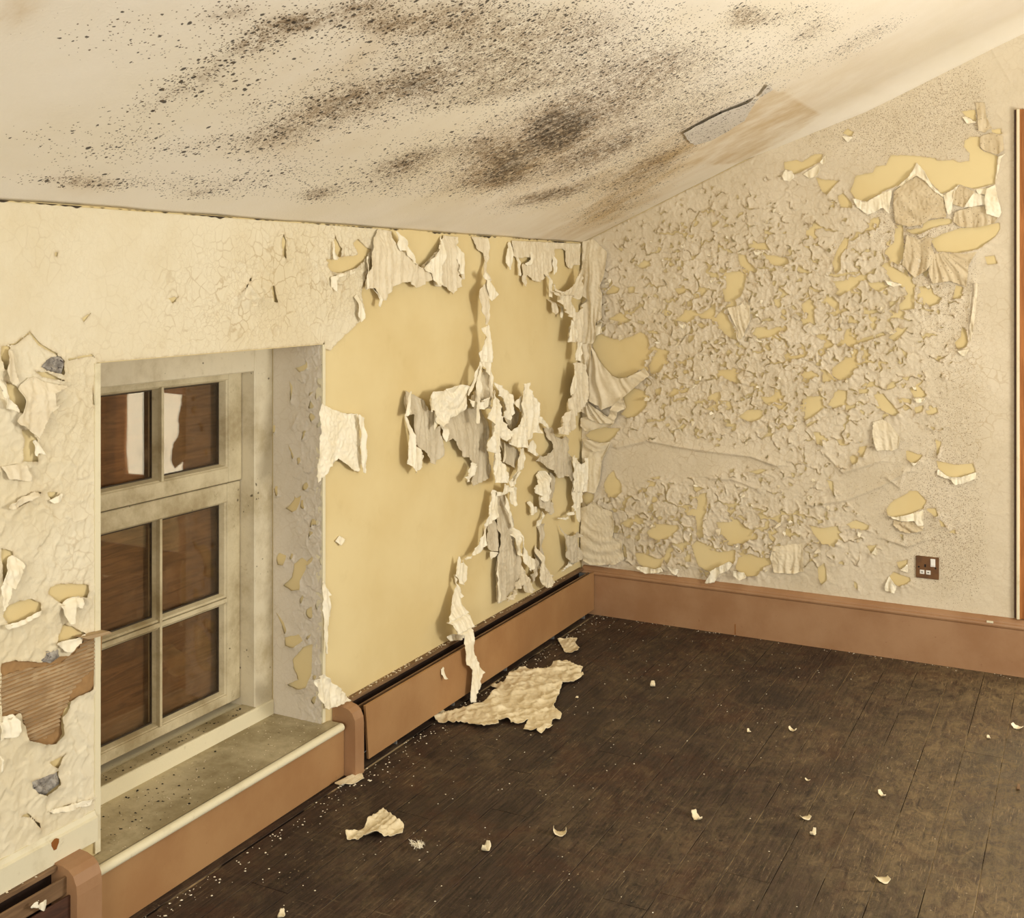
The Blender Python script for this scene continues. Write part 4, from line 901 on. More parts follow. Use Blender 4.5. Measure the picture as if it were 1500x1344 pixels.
# lower tangle
SL('E', [(455, 170), (495, 200), (500, 430), (470, 435), (430, 480), (400, 520), (385, 690), (330, 760), (270, 790), (215, 830), (180, 825), (260, 780), (300, 700), (350, 600), (400, 420)], B_, off=.036, amp=.007, folds=60, ramp=False)
SL('E', [(485, 190), (540, 195), (555, 115), (610, 150), (650, 140), (640, 180), (570, 215), (500, 235)], B_, off=.046, amp=.008, ramp=False)
SL('E', [(600, 90), (655, 90), (690, 0), (710, 0), (665, 120), (640, 150), (605, 140)], B_, off=.040, amp=.005, ramp=False, name='paint_curl')
SL('E', [(640, 130), (665, 170), (670, 250), (655, 330), (620, 300), (610, 200)], B_, off=.040, amp=.008, ramp=False, name='paint_curl')
SL('E', [(500, 240), (590, 215), (620, 300), (650, 520), (610, 540), (655, 640), (665, 760), (690, 800), (700, 1000), (640, 1100), (560, 1200), (500, 1240), (485, 1000), (500, 760), (515, 600), (500, 560)], F, off=.022, amp=.010, folds=42)
SL('E', [(580, 220), (605, 330), (620, 400), (650, 520), (625, 545), (600, 420), (570, 300)], B_, off=.036, amp=.005, ramp=False, name='paint_curl')
SL('E', [(430, 480), (490, 430), (505, 560), (500, 750), (430, 745), (385, 720), (400, 530)], F, off=.018, amp=.006)
SL('E', [(440, 750), (505, 760), (450, 825), (430, 825)], B_, off=.022, amp=.004, ramp=False, name='paint_curl')
SL('E', [(490, 960), (510, 770), (520, 1230), (500, 1240)], B_, off=.028, amp=.004, ramp=False, name='paint_curl')
SL('E', [(610, 540), (690, 520), (715, 560), (710, 700), (720, 790), (690, 790), (665, 740), (650, 620)], B_, off=.036, amp=.010, folds=60)
SL('E', [(705, 580), (740, 660), (770, 780), (840, 830), (830, 900), (790, 940), (755, 870), (730, 760)], B_, off=.034, amp=.008, ramp=False)
SL('E', [(690, 800), (730, 830), (745, 920), (790, 1000), (850, 1110), (810, 1140), (750, 1130), (740, 1060), (690, 1100), (640, 1190), (560, 1220), (640, 1120), (700, 980)], D_, off=.030, amp=.010, folds=44, dirv=.5)
SL('E', [(830, 930), (850, 840), (880, 760), (910, 830), (890, 900), (840, 1020), (810, 1050), (800, 980)], F, off=.022, amp=.008, dirv=.6)
SL('E', [(890, 500), (950, 490), (930, 640), (915, 700), (930, 800), (940, 900), (900, 900), (880, 780), (890, 690)], F, off=.012, amp=.006)
SL('E', [(880, 760), (915, 690), (935, 800), (945, 900), (1000, 980), (1030, 1040), (960, 1095), (915, 1060), (890, 950), (905, 850)], D_, off=.034, amp=.010, folds=60)
SL('E', [(830, 155), (880, 110), (900, 40), (950, 0), (1000, 0), (1000, 60), (980, 190), (960, 260), (930, 290), (900, 240), (850, 200)], B_, off=.032, amp=.011, folds=60)
SL('E', [(880, 230), (930, 270), (960, 260), (1000, 290), (1015, 380), (990, 410), (930, 350), (880, 340)], F, off=.026, amp=.008, ramp=False)
SL('E', [(1000, 10), (1040, 20), (1030, 200), (1000, 310), (980, 250)], F, off=.014, amp=.006)
SL('E', [(795, 290), (830, 280), (830, 330), (870, 330), (860, 380), (820, 415), (795, 390)], B_, off=.016, amp=.006, name='paint_curl')
SL('E', [(945, 370), (935, 420), (900, 500), (860, 525), (860, 470), (910, 440)], B_, off=.018, amp=.005, name='paint_curl')
SL('E', [(1200, 90), (1260, 30), (1290, 0), (1290, 260), (1250, 340), (1210, 380), (1120, 455), (1055, 440), (1130, 425), (1190, 360), (1215, 310), (1200, 230)], B_, off=.034, amp=.010, folds=50, ramp=False)
SL('E', [(1100, 480), (1120, 580), (1170, 610), (1250, 560), (1280, 600), (1250, 640), (1270, 820), (1190, 870), (1150, 830), (1130, 740)], F, off=.024, amp=.011, folds=44)
SL('E', [(1190, 790), (1240, 800), (1270, 820), (1200, 870), (1130, 920), (1085, 950), (1150, 880)], B_, off=.020, amp=.006, ramp=False)
SL('E', [(1220, 340), (1270, 300), (1275, 480), (1240, 470)], B_, off=.030, amp=.005, ramp=False, name='paint_curl')
SL('E', [(130, 790), (145, 860), (180, 825), (215, 930), (210, 1000), (180, 1065), (140, 1050), (130, 1000), (95, 980), (110, 900)], B_, off=.024, amp=.007, ramp=False)
SL('I', [(235, 0), (270, 60), (250, 90), (320, 220), (290, 250), (330, 380), (380, 520), (415, 650), (430, 790), (460, 860), (530, 970), (470, 1050), (485, 1110), (440, 1190), (430, 1250), (390, 1270), (395, 1150), (410, 945), (360, 890), (340, 700), (330, 600), (270, 600), (220, 540), (205, 500), (185, 480), (190, 370), (240, 120)], B_,
   off=[(840, .022), (900, .045), (925, .082), (940, .094), (1040, .100)], amp=.008, folds=50)
SL('I', [(150, 620), (210, 590), (325, 600), (320, 630), (280, 650), (180, 655)], B_, off=.030, amp=.005, ramp=False, name='paint_curl')
# sheet by the window edge and curls along it
SL('H', [(95, 250), (160, 290), (260, 340), (390, 385), (530, 385), (560, 450), (540, 700), (560, 980), (520, 1100), (430, 1060), (370, 1000), (280, 940), (220, 1020), (170, 1030), (150, 1110), (35, 1235), (5, 1150), (10, 1000), (60, 800), (80, 350)], B_, off=.010, amp=.005, folds=16, crump=.9)
SL('H', [(530, 385), (600, 440), (600, 560), (620, 720), (640, 860), (620, 900), (635, 1120), (590, 1100), (560, 900), (560, 600)], B_, off=.026, amp=.006, ramp=False)
SL('J', [(475, 290), (530, 385), (515, 390), (520, 515), (500, 520), (490, 740), (475, 740), (470, 400)], B_, off=.012, amp=.006)
SL('J', [(395, 905), (470, 865), (560, 950), (630, 1030), (500, 1085), (470, 1070), (440, 1010)], B_, off=.028, amp=.010, folds=36, ramp=False)
SL('J', [(550, 50), (580, 15), (605, 40), (580, 80)], B_, off=.005, amp=.003, name='paint_flake')
# left of the window
SL('L6', [(165, 500), (250, 410), (300, 400), (400, 450), (575, 480), (430, 540), (440, 640), (555, 575), (420, 690), (350, 800), (310, 910), (235, 835), (160, 800), (130, 770), (180, 690), (195, 600)], D_, off=.016, amp=.007, folds=26, res=.0026)
SL('L6', [(0, 400), (30, 405), (45, 570), (120, 650), (135, 690), (40, 660), (20, 560), (0, 600)], B_, off=.014, amp=.006, name='paint_curl')
SL('L6', [(280, 930), (310, 920), (360, 1040), (310, 1030), (295, 1090)], B_, off=.012, amp=.005, name='paint_curl')
SL('L6', [(45, 340), (80, 170), (115, 180), (120, 330), (150, 440), (125, 470), (60, 440)], D_, off=.012, amp=.006, name='paint_curl')
SL('L6', [(20, 1140), (160, 1110), (220, 1120), (250, 1260), (160, 1250), (60, 1240)], D_, off=.008, amp=.006)
SL('L7', [(0, 790), (85, 555), (130, 520), (190, 560), (210, 600), (160, 720), (110, 800), (80, 790), (50, 880), (0, 1010)], B_, off=.018, amp=.010, folds=40)
SL('L7', [(20, 1090), (60, 1090), (200, 1040), (320, 970), (340, 1000), (130, 1110), (60, 1130)], B_, off=.012, amp=.005, ramp=False, name='paint_curl')
SL('L7', [(500, 940), (560, 880), (600, 860), (680, 870), (660, 960), (610, 940), (600, 1070), (560, 1085), (530, 1020)], B_, off=.014, amp=.008, folds=55, name='paint_curl')
SL('L7', [(440, 1240), (600, 1200), (685, 1165), (650, 1230), (600, 1270), (575, 1320), (530, 1310), (500, 1280)], B_, off=.012, amp=.005, ramp=False, name='paint_curl')
SL('L7', [(400, 70), (520, 0), (500, 80), (430, 95)], B_, off=.010, amp=.004, name='paint_curl')
SL('L7', [(40, 130), (150, 60), (290, 0), (330, 20), (180, 110), (100, 150)], D_, off=.012, amp=.006, name='paint_curl')
SL('L8', [(215, 870), (330, 835), (405, 815), (400, 845), (300, 870), (235, 880)], B_, off=.008, amp=.004, name='paint_curl')
SL('L8', [(0, 620), (12, 650), (5, 690), (0, 700)], B_, off=.010, amp=.004, name='paint_curl')
SL('L8', [(0, 460), (60, 440), (80, 470), (70, 540), (30, 545), (0, 560)], B_, off=.010, amp=.007, name='paint_curl')

# ------------------------------------------------------------------ corner drapes and flaps on the gable wall
def SR(crop, pts, mat, **kw):
    kw.setdefault('xlim', (.004, 9.0))
    return sheet(kw.pop('name', 'paint_flap'), crop, pts, 'R', mat, wall_right, **kw)
SR('F', [(176, -150), (260, -170), (380, -60), (375, 60), (360, 150), (330, 210), (350, 290), (345, 400), (350, 480), (300, 520), (300, 640), (265, 690), (240, 700), (176, 690), (176, 380), (232, 335), (180, 290)], D_, off=.026, amp=.010, folds=30, crump=.2, name='paint_drape')
SR('F', [(176, 690), (265, 690), (250, 900), (250, 1160), (225, 1170), (176, 1120)], D_, off=.040, amp=.011, folds=36, ramp=False, crump=.2, name='paint_drape')
SR('F', [(245, 690), (270, 720), (330, 840), (420, 945), (480, 975), (560, 965), (630, 930), (700, 885), (735, 950), (640, 1030), (530, 1120), (430, 1200), (350, 1230), (250, 1160), (215, 1130), (235, 820)], D_, off=.032, amp=.009, folds=34, pivot=(245, 640), ramp=False, crump=.1, name='paint_drape')
SR('F', [(290, 540), (330, 520), (350, 600), (300, 625)], B_, off=.030, amp=.005, name='paint_curl')
SR('F', [(400, 1290), (430, 1200), (530, 1120), (540, 1220), (480, 1250), (440, 1344), (300, 1344), (176, 1240), (215, 1150), (300, 1220)], D_, off=.030, amp=.009, folds=34, pivot=(200, 1120), ramp=False, crump=.3, name='paint_drape')
SR('G', [(162, 60), (230, 40), (330, 50), (420, 90), (400, 120), (340, 130), (250, 150), (205, 165), (165, 120)], D_, off=.026, amp=.008, folds=30, pivot=(300, -60), ring=True, ramp=False, crump=.2, name='paint_drape')
SR('G', [(165, 200), (230, 230), (300, 255), (380, 245), (360, 300), (320, 390), (310, 520), (270, 630), (190, 620), (180, 500), (170, 350)], D_, off=.022, amp=.006, folds=22, crump=.3, name='paint_drape')
SR('G', [(170, 210), (230, 228), (300, 250), (385, 240), (350, 300), (270, 320), (200, 280)], D_, off=.030, amp=.007, folds=30, pivot=(290, 60), ring=True, ramp=False, crump=.1, name='paint_drape')
SR('G', [(160, 740), (210, 725), (260, 690), (330, 740), (400, 770), (420, 860), (400, 960), (470, 1000), (490, 1130), (420, 1170), (240, 1172), (180, 1140), (160, 1060), (160, 960)], D_, off=.022, amp=.008, folds=16, pivot=(330, 640), ring=True, ramp=False, crump=.25, name='paint_drape')
SR('R1', [(510, 605), (530, 605), (600, 625), (700, 565), (760, 545), (745, 640), (740, 700), (700, 660), (650, 690), (600, 705), (560, 670), (540, 660)], B_, off=.010, amp=.005)
SR('R1', [(910, 375), (960, 430), (1010, 520), (1060, 570), (1090, 580), (1075, 595), (1010, 545), (960, 490), (910, 460), (860, 490), (820, 520), (765, 548), (860, 470), (890, 420)], B_, off=.012, amp=.005)
SR('R1', [(860, 490), (910, 462), (960, 490), (1010, 545), (1080, 600), (1095, 660), (1100, 720), (1000, 730), (940, 770), (860, 780), (780, 760), (765, 650), (770, 560), (820, 520)], M['mouldy'], off=.010, amp=.006, folds=26, pivot=(1100, 330), ring=True, crump=.5, name='paint_drape')
SR('R1', [(1080, 580), (1140, 545), (1180, 515), (1150, 560), (1140, 620), (1130, 690), (1110, 715), (1095, 660)], B_, off=.012, amp=.006)
SR('R1', [(1210, 660), (1270, 560), (1340, 590), (1340, 640), (1260, 655)], B_, off=.010, amp=.005)
SR('R1', [(1280, 545), (1350, 535), (1345, 580), (1300, 575)], B_, off=.008, amp=.004, name='paint_curl')
SR('R1', [(1340, 590), (1350, 540), (1405, 515), (1420, 590), (1445, 690), (1430, 725), (1350, 700), (1340, 640)], B_, off=.014, amp=.007, folds=30)
SR('R1', [(1405, 510), (1425, 340), (1475, 320), (1440, 350), (1425, 430)], B_, off=.008, amp=.003, ramp=False, name='paint_curl')
SR('R1', [(1140, 560), (1185, 520), (1280, 560), (1240, 610), (1210, 660), (1140, 640)], M['mouldy'], off=.008, amp=.005)
SR('R1', [(1150, 690), (1260, 650), (1340, 650), (1350, 700), (1420, 725), (1400, 760), (1280, 785), (1180, 780), (1140, 750)], M['mouldy'], off=.007, amp=.006)
SR('R1', [(65, 460), (90, 420), (130, 430), (145, 470), (115, 495), (80, 490)], B_, off=.008, amp=.003, name='paint_curl')
SR('R1', [(200, 450), (290, 390), (310, 420), (290, 460), (240, 480)], B_, off=.008, amp=.004, name='paint_curl')
SR('R1', [(305, 375), (340, 325), (340, 380), (320, 390)], B_, off=.008, amp=.003, name='paint_curl')
SR('R1', [(440, 210), (515, 215), (480, 252)], B_, off=.007, amp=.003, name='paint_curl')
SR('R1', [(1195, 90), (1220, 85), (1285, 125), (1230, 138)], B_, off=.008, amp=.003, name='paint_curl')
SR('R1', [(1280, 0), (1340, 0), (1350, 90), (1385, 160), (1340, 190), (1300, 180), (1290, 60)], M['mouldy'], off=.008, amp=.004)
SR('R1', [(1310, 215), (1370, 190), (1455, 210), (1460, 300), (1420, 330), (1340, 305), (1310, 280)], M['mouldy'], off=.006, amp=.004)
SR('R1', [(1030, 935), (1180, 945), (1300, 920), (1240, 1020), (1225, 1157), (1120, 1120), (1010, 1140), (980, 1040)], M['mouldy'], off=.012, amp=.007, folds=40, pivot=(1020, 880), crump=.3, name='paint_drape')
SR('R1', [(820, 1020), (850, 830), (920, 860), (1000, 830), (1005, 900), (1030, 960), (980, 1050), (900, 1100)], M['mouldy'], off=.010, amp=.007, folds=34)
SR('R5', [(600, 765), (660, 780), (760, 760), (860, 730), (860, 840), (820, 845), (790, 810), (700, 810), (640, 790)], B_, off=.014, amp=.005)
SR('R5', [(640, 800), (700, 815), (790, 815), (860, 850), (860, 880), (760, 900), (690, 880), (640, 840)], M['mouldy'], off=.010, amp=.008, folds=20, dirv=2.0, name='paint_drape')
SR('R5', [(960, 430), (1030, 480), (1060, 490), (1130, 490), (1245, 455), (1240, 500), (1170, 530), (1090, 550), (1060, 510), (960, 475)], B_, off=.012, amp=.005)
SR('R5', [(605, 1215), (640, 1250), (665, 1290), (650, 1335), (580, 1320), (575, 1290)], B_, off=.012, amp=.005, name='paint_curl')
SR('R5', [(690, 1170), (745, 1120), (745, 1185)], B_, off=.008, amp=.003, name='paint_curl')
SR('R5', [(490, 90), (560, 70), (620, 110), (690, 200), (680, 280), (620, 300), (580, 290), (520, 300), (490, 200)], D_, off=.012, amp=.007, folds=22)
SR('R5', [(480, 1050), (510, 1000), (530, 1060)], B_, off=.008, amp=.003, name='paint_curl')
SR('R5', [(760, 380), (790, 410), (840, 360), (800, 390)], B_, off=.010, amp=.003, name='paint_curl')
SR('R4', [(700, 1180), (760, 1150), (840, 1110), (870, 1130), (830, 1180), (770, 1200), (730, 1265), (660, 1270), (690, 1220), (710, 1195)], B_, off=.030, amp=.005, ramp=False)
SR('R4', [(150, 1140), (220, 1150), (300, 1165), (340, 1150), (360, 1185), (290, 1195), (230, 1200), (180, 1170)], B_, off=.030, amp=.004, ramp=False)
SR('R4', [(390, 1150), (480, 1165), (455, 1210), (420, 1190)], B_, off=.030, amp=.004, ramp=False, name='paint_curl')
SR('R4', [(870, 1180), (950, 1190), (970, 1225), (920, 1250), (870, 1215)], B_, off=.030, amp=.004, ramp=False, name='paint_curl')
SR('R4', [(1160, 1000), (1380, 980), (1390, 1180), (1300, 1200), (1170, 1190), (1140, 1080)], D_, off=.010, amp=.006, folds=36, name='paint_drape')
SR('R2', [(780, 540), (860, 520), (960, 480), (960, 640), (900, 780), (870, 790), (850, 700)], D_, off=.012, amp=.007, folds=36, dirv=.4, name='paint_drape')
SR('R2', [(390, 640), (470, 660), (440, 710), (410, 690)], B_, off=.009, amp=.003, name='paint_curl')
SR('R2', [(980, 770), (1040, 785), (1085, 785), (1060, 815), (1000, 800)], B_, off=.009, amp=.003, name='paint_curl')
SR('R2', [(980, 90), (1070, 90), (1050, 135), (1000, 125)], B_, off=.009, amp=.003, name='paint_curl')
SR('R2', [(640, 310), (690, 320), (650, 350)], B_, off=.009, amp=.003, name='paint_curl')
SR('R3', [(1205, 480), (1250, 170), (1265, 180), (1235, 480), (1210, 620), (1200, 560)], D_, off=.012, amp=.005, ramp=False, name='paint_curl')
SR('R3', [(1110, 670), (1200, 650), (1170, 710), (1140, 700)], B_, off=.009, amp=.003, name='paint_curl')
SR('R3', [(580, 150), (640, 165), (720, 185), (640, 200), (600, 180)], B_, off=.010, amp=.003, name='paint_curl')
SR('R3', [(800, 1010), (880, 1010), (860, 1045), (810, 1050)], B_, off=.010, amp=.003, name='paint_curl')

# small curled scraps on the torn edges of the gable coat
def scrap(seed):
    r = random.Random(seed); n = 5
    w = r.uniform(.6, 1.1); hgt = r.uniform(.9, 1.6); cv = r.uniform(.6, 1.9); sk = r.uniform(-.5, .5)
    v = []; f = []
    for j in range(n + 1):
        t = j / n; ang = cv * t
        z = -hgt * math.sin(ang) / cv; y = -hgt * (1 - math.cos(ang)) / cv
        ww = w * (1 - .65 * t ** 1.5) * (1 + .25 * r.uniform(-1, 1))
        for i in range(4):
            s = i / 3 - .5
            v.append((s * ww + sk * t, y - .25 * (1 - 4 * s * s) * t * .5, z + .12 * r.uniform(-1, 1)))
    for j in range(n):
        for i in range(3):
            a = j * 4 + i; f.append((a, a + 1, a + 5, a + 4))
    me = bpy.data.meshes.new('paint_scrap'); me.from_pydata(v, [], f)
    me.polygons.foreach_set('use_smooth', np.ones(len(f), bool)); me.update(); return me
SCR = [scrap(i) for i in range(12)]
for i, me in enumerate(SCR): me.materials.append(M['back'] if i % 2 else M['mid'])
rnd = random.Random(12)
crv = AR[:, 5]; cand = np.where((crv > .45))[0]
edge = AR[np.array(rnd.sample(list(cand), 120))]
for row in edge:
    o = link('paint_scrap', SCR[rnd.randrange(12)], None, wall_right)
    s = rnd.uniform(.008, .021)
    o.location = (row[0], -row[2] - .0005, row[1]); o.scale = (s, s, s); o.rotation_euler = (rnd.uniform(-.5, .1), rnd.uniform(-1.2, 1.2), rnd.uniform(-.5, .5))

# exposed backing and stones left of the window
def patch(name, crop, pts, x, mat, amp, sc, seed):
    P = poly_on('L', crop, pts, x)
    mn = P.min(0); mx = P.max(0); us = np.arange(mn[0] - .004, mx[0] + .004, .003); vv = np.arange(mn[1] - .004, mx[1] + .004, .003)
    U, V = np.meshgrid(us, vv); phi = sdf(P, U, V) + .002 * vn(U * 80, V * 80, seed)
    h = x + amp * (fbm(U * sc, V * sc, seed) + .4) * np.clip(phi / .008, 0, 1)
    A, T = clip_grid(us, vv, [h], phi)
    return link(name, raw_mesh(name, map3('L', A[:, 0], A[:, 1], A[:, 2]), T), mat, wall_left)
patch('exposed_stone', 'L6', [(320, 325), (400, 235), (490, 225), (525, 280), (505, 390), (430, 375), (340, 335)], .002, M['stone'], .016, 40, 3)
patch('exposed_stone', 'L8', [(132, 740), (250, 685), (264, 750), (200, 798), (158, 795)], .002, M['stone'], .016, 40, 4)
patch('exposed_stone', 'L8', [(180, 205), (200, 165), (255, 150), (262, 185), (225, 215)], .004, M['stone'], .014, 50, 5)
patch('tan_backing', 'L8', [(0, 205), (180, 200), (380, 75), (452, 90), (448, 240), (415, 335), (330, 375), (305, 385), (270, 455), (275, 530), (240, 578), (180, 578), (110, 558), (78, 440), (0, 478)], .0006, M['tan'], .002, 60, 6)
RP = poly_on('L', 'L8', [(0, 245), (120, 235), (260, 215), (330, 165), (370, 110), (418, 112), (415, 240), (370, 270), (335, 310), (300, 370), (295, 400), (262, 440), (255, 500), (200, 545), (120, 560), (105, 500), (85, 430), (40, 420), (0, 435)])
us = np.arange(RP[:, 0].min() - .3, RP[:, 0].max() + .004, .003); vv = np.arange(RP[:, 1].min(), RP[:, 1].max(), .0011)
U, V = np.meshgrid(us, vv); RPp = RP.copy(); RPp[RPp[:, 0] < RP[:, 0].min() + .02, 0] -= .2
ph = sdf(RPp, U, V) + .003 * vn(U * 70, V * 70, 2)
A, T = clip_grid(us, vv, [.003 + .0024 * np.sin(V * 2 * math.pi / .0088) + .0008 * vn(U * 60, V * 60, 8)], ph)
tag(link('ribbed_board', raw_mesh('ribbed_board', map3('L', A[:, 0], A[:, 1], A[:, 2]), T), M['ribs'], wall_left), 'ribbed brown backing board laid bare')
mb = MB(); P0 = on_left(122, 932, .012); P1 = on_left(165, 925, .03)
mb.prism([(P0[0], P0[1] - .004), (P1[0], P1[1] - .003), (P1[0] - .01, P1[1] + .004), (P0[0] - .02, P0[1] + .006)], 'x', .004, .03)
mb.build('splinter', M['ribs'], wall_left)
# corner bead of the near window edge
MB().box(-.02, .006, WY0 - .012, WY0 + .004, .17, WZ1).build('corner_bead', M['nose'], wall_left)
MB().box(-.02, .005, WY1 - .002, WY1 + .011, .17, WZ1).build('corner_bead', M['nose'], wall_left)
# peeled paper on the ceiling
tag(sheet('paper_flap', 'K', [(130, 470), (200, 430), (420, 310), (620, 230), (740, 180), (820, 140), (750, 240), (690, 350), (600, 400), (550, 440), (380, 540), (230, 575), (180, 540)], 'C', M['ceil_flap'], ceiling, off=.010, amp=.002, folds=6, curl=.003, ramp=False, crump=.1), 'peeled grey flap of ceiling paper')
sheet('paper_flap', 'K', [(830, 130), (905, 20), (950, 65), (900, 95), (840, 140)], 'C', M['ceil_flap'], ceiling, off=.008, amp=.002, folds=8, curl=.003, ramp=False, crump=.1)
# ------------------------------------------------------------------ window
win = empty('window_1', (-.1, (WY0 + WY1) / 2, WZ0)); tag(win, 'boarded sash window with six panes and grimy cream frame', 'window', kind='structure')
XA, XS, XG = -.186, -.239, -.268            # box face, sash face, glass
YB0, YB1 = WY0 + .085, WY1 - .085           # inner edges of the box frame
MB().box(-.31, XA, WY0, YB0, .158, WZ1, .003).build('frame_jamb', M['frame'], win)
MB().box(-.31, XA, YB1, WY1, .158, WZ1, .003).build('frame_jamb', M['frame'], win)
MB().box(-.31, XA, YB0, YB1, 1.226, WZ1, .003).build('frame_head', M['frame'], win)
SY0, SY1 = YB0, YB1
PY = [(-2.66, -2.362), (-2.346, -2.093)]     # left and right panes
PZ_U = (.950, 1.196)
PZ_L = [(.268, .525), (.562, .829)]
def sash(name, z0, z1, x, panes_z):
    s = MB()
    zt = panes_z[-1][1]; zb = panes_z[0][0]
    def slab(y0, y1, a, b, x1=x): s.box(XG - .012, x1, y0, y1, a, b, .0025)
    slab(SY0, PY[0][0] - .010, z0, z1); slab(PY[1][1] + .010, SY1, z0, z1)
    slab(PY[0][0] - .010, PY[1][1] + .010, zt + .008, z1); slab(PY[0][0] - .010, PY[1][1] + .010, z0, zb - .008)
    root = s.build(name, M['sash'], win)
    # mitred ovolo moulding round each light
    def mould(y0, y1, a, b):
        m = MB(); w = .010
        for (ya, yb, za, zb_) in ((y0 - w, y0, a, b), (y1, y1 + w, a, b)):
            near = yb if ya < y0 else ya
            m.prism([(x - .004, ya if near == yb else yb), (x - .008, (ya + yb) / 2), (XG + .004, near), (XG - .004, near), (XG - .004, ya if near == yb else yb)], 'z', za - w, zb_ + w)
        for (za, zb_, near) in ((a - w, a, a), (b, b + w, b)):
            far = za if near == zb_ else zb_
            m.prism([(x - .004, far), (x - .008, (za + zb_) / 2), (XG + .004, near), (XG - .004, near), (XG - .004, far)], 'y', y0 - w, y1 + w)
        return m.build('glazing_moulding', M['sash'], root)
    for (y0, y1) in PY:
        for (a, b) in panes_z: mould(y0, y1, a, b)
    # glazing bars
    yc = (PY[0][1] + PY[1][0]) / 2
    b = MB(); b.prism([(XG - .012, yc - .009), (XG + .004, yc - .010), (x - .012, yc - .005), (x + .001, yc - .0045), (x + .001, yc + .0045), (x - .012, yc + .005), (XG + .004, yc + .010), (XG - .012, yc + .009)], 'z', zb - .008, zt + .008)
    b.build('glazing_bar', M['sash'], root)
    for (a0, b0), (a1, b1) in zip(panes_z, panes_z[1:]):
        zc = (b0 + a1) / 2; b = MB()
        b.prism([(XG - .012, zc - .016), (XG + .004, zc - .017), (x - .012, zc - .007), (x + .0002, zc - .006), (x + .0002, zc + .006), (x - .012, zc + .007), (XG + .004, zc + .017), (XG - .012, zc + .016)], 'y', PY[0][0] - .01, PY[1][1] + .01)
        b.build('glazing_bar', M['sash'], root)
    for (y0, y1) in PY:
        for (a, b_) in panes_z:
            MB().box(XG - .002, XG + .001, y0 - .006, y1 + .006, a - .006, b_ + .006).build('pane', M['glass'], win)
            p_ = MB(); e = .0035
            p_.box(XG - .004, XG + .003, y0, y0 + e, a, b_).box(XG - .004, XG + .003, y1 - e, y1, a, b_).box(XG - .004, XG + .003, y0 + e, y1 - e, a, a + e).box(XG - .004, XG + .003, y0 + e, y1 - e, b_ - e, b_)
            p_.build('putty_line', M['putty'], root)
    return root
sash('upper_sash', .8965, 1.2262, XS + .004, [PZ_U])
sash('lower_sash', .232, .893, XS - .002, PZ_L)
MB().box(-.30, -.292, SY0 + .002, SY1 - .002, .17, 1.24).build('boarding', M['board'], win)
MB().box(-.296, -.283, -2.655, -2.60, .24, 1.21).build('boarding_batten', M['board'], win)
# sill
MB().box(-.31, XA + .006, YB0 - .085, YB1 + .085, .158, .210, .004).build('sub_sill', M['nose'], win)
MB().box(-.235, XA + .003, SY0, SY1, .2098, .2125).build('sill_dirt', M['sill'], win)
MB().box(-.195, .004, WY0, WY1, .145, .166).build('window_sill', M['sill'], win)
nz = [(.044, .143)] + [(.050 + .0115 * math.sin(t), .1545 - .0115 * math.cos(t)) for t in np.linspace(0, math.pi, 15)] + [(.044, .1660)]
MB().prism(nz, 'y', -2.862, -1.908).build('sill_nosing', M['nose'], win)
MB().box(.004, .046, -2.862, -1.908, .145, .1660).build('sill_front', M['sill'], win)
MB().box(.004, .046, -2.862, -1.889, .0, .145, .001).build('apron_panel', M['brown'], win)
mb = MB(); P = on_right(383, 856, WY1 - .002)
mb.tube([(P[0] + .012, WY1 - .004, P[1] - .002), (P[0] - .002, WY1 - .020, P[1] - .002), (P[0] - .022, WY1 - .030, P[1] + .001)], .0035, 6)
mb.build('sash_hook', M['putty'], win)

# ------------------------------------------------------------------ gable skirting
sk = MB()
prof = [(0, 0), (-.022, 0), (-.022, .176), (-.0265, .180), (-.0285, .186), (-.0265, .193), (-.020, .196), (-.0185, .201), (-.014, .206), (-.009, .211), (0, .2155)]
sk.prism(prof, 'x', .012, 1.872)
base_r = tag(sk.build('baseboard_right', M['brown2']), 'moulded pinkish brown skirting along the gable wall', 'skirting', kind='structure')
q = on_right(1077, 920, -.0225); MB().box(q[0] - .0015, q[0] + .0015, -.0235, -.0215, q[1] - .026, q[1] + .018).build('rust_streak', M['rust'], base_r)
q = on_right(1450, 911, -.028)
MB().box(q[0] - .012, q[0] + .012, -.0290, -.020, q[1] - .003, q[1] + .004, .001).build('chipped_patch', M['white'], base_r)

# ------------------------------------------------------------------ trim board and heaters on the long wall
tb = MB().prism([(.001, .205), (.016, .205), (.016, .258), (.010, .262), (.006, .272), (.001, .273)], 'y', -3.6, -2.813)
trim = tag(tb.build('trim_1', M['white']), 'cream timber strip above the left heater, with a rust spot', 'trim', kind='structure')
P = on_left(81, 1236, .0165)
me = MB(); me.prism([(P[0] + .010 * math.cos(t) * (1 + .3 * math.sin(3 * t)), P[1] + .013 * math.sin(t)) for t in np.linspace(0, 6.283, 11)[:-1]], 'x', .0160, .0166); me.build('rust_spot', M['rust'], trim)

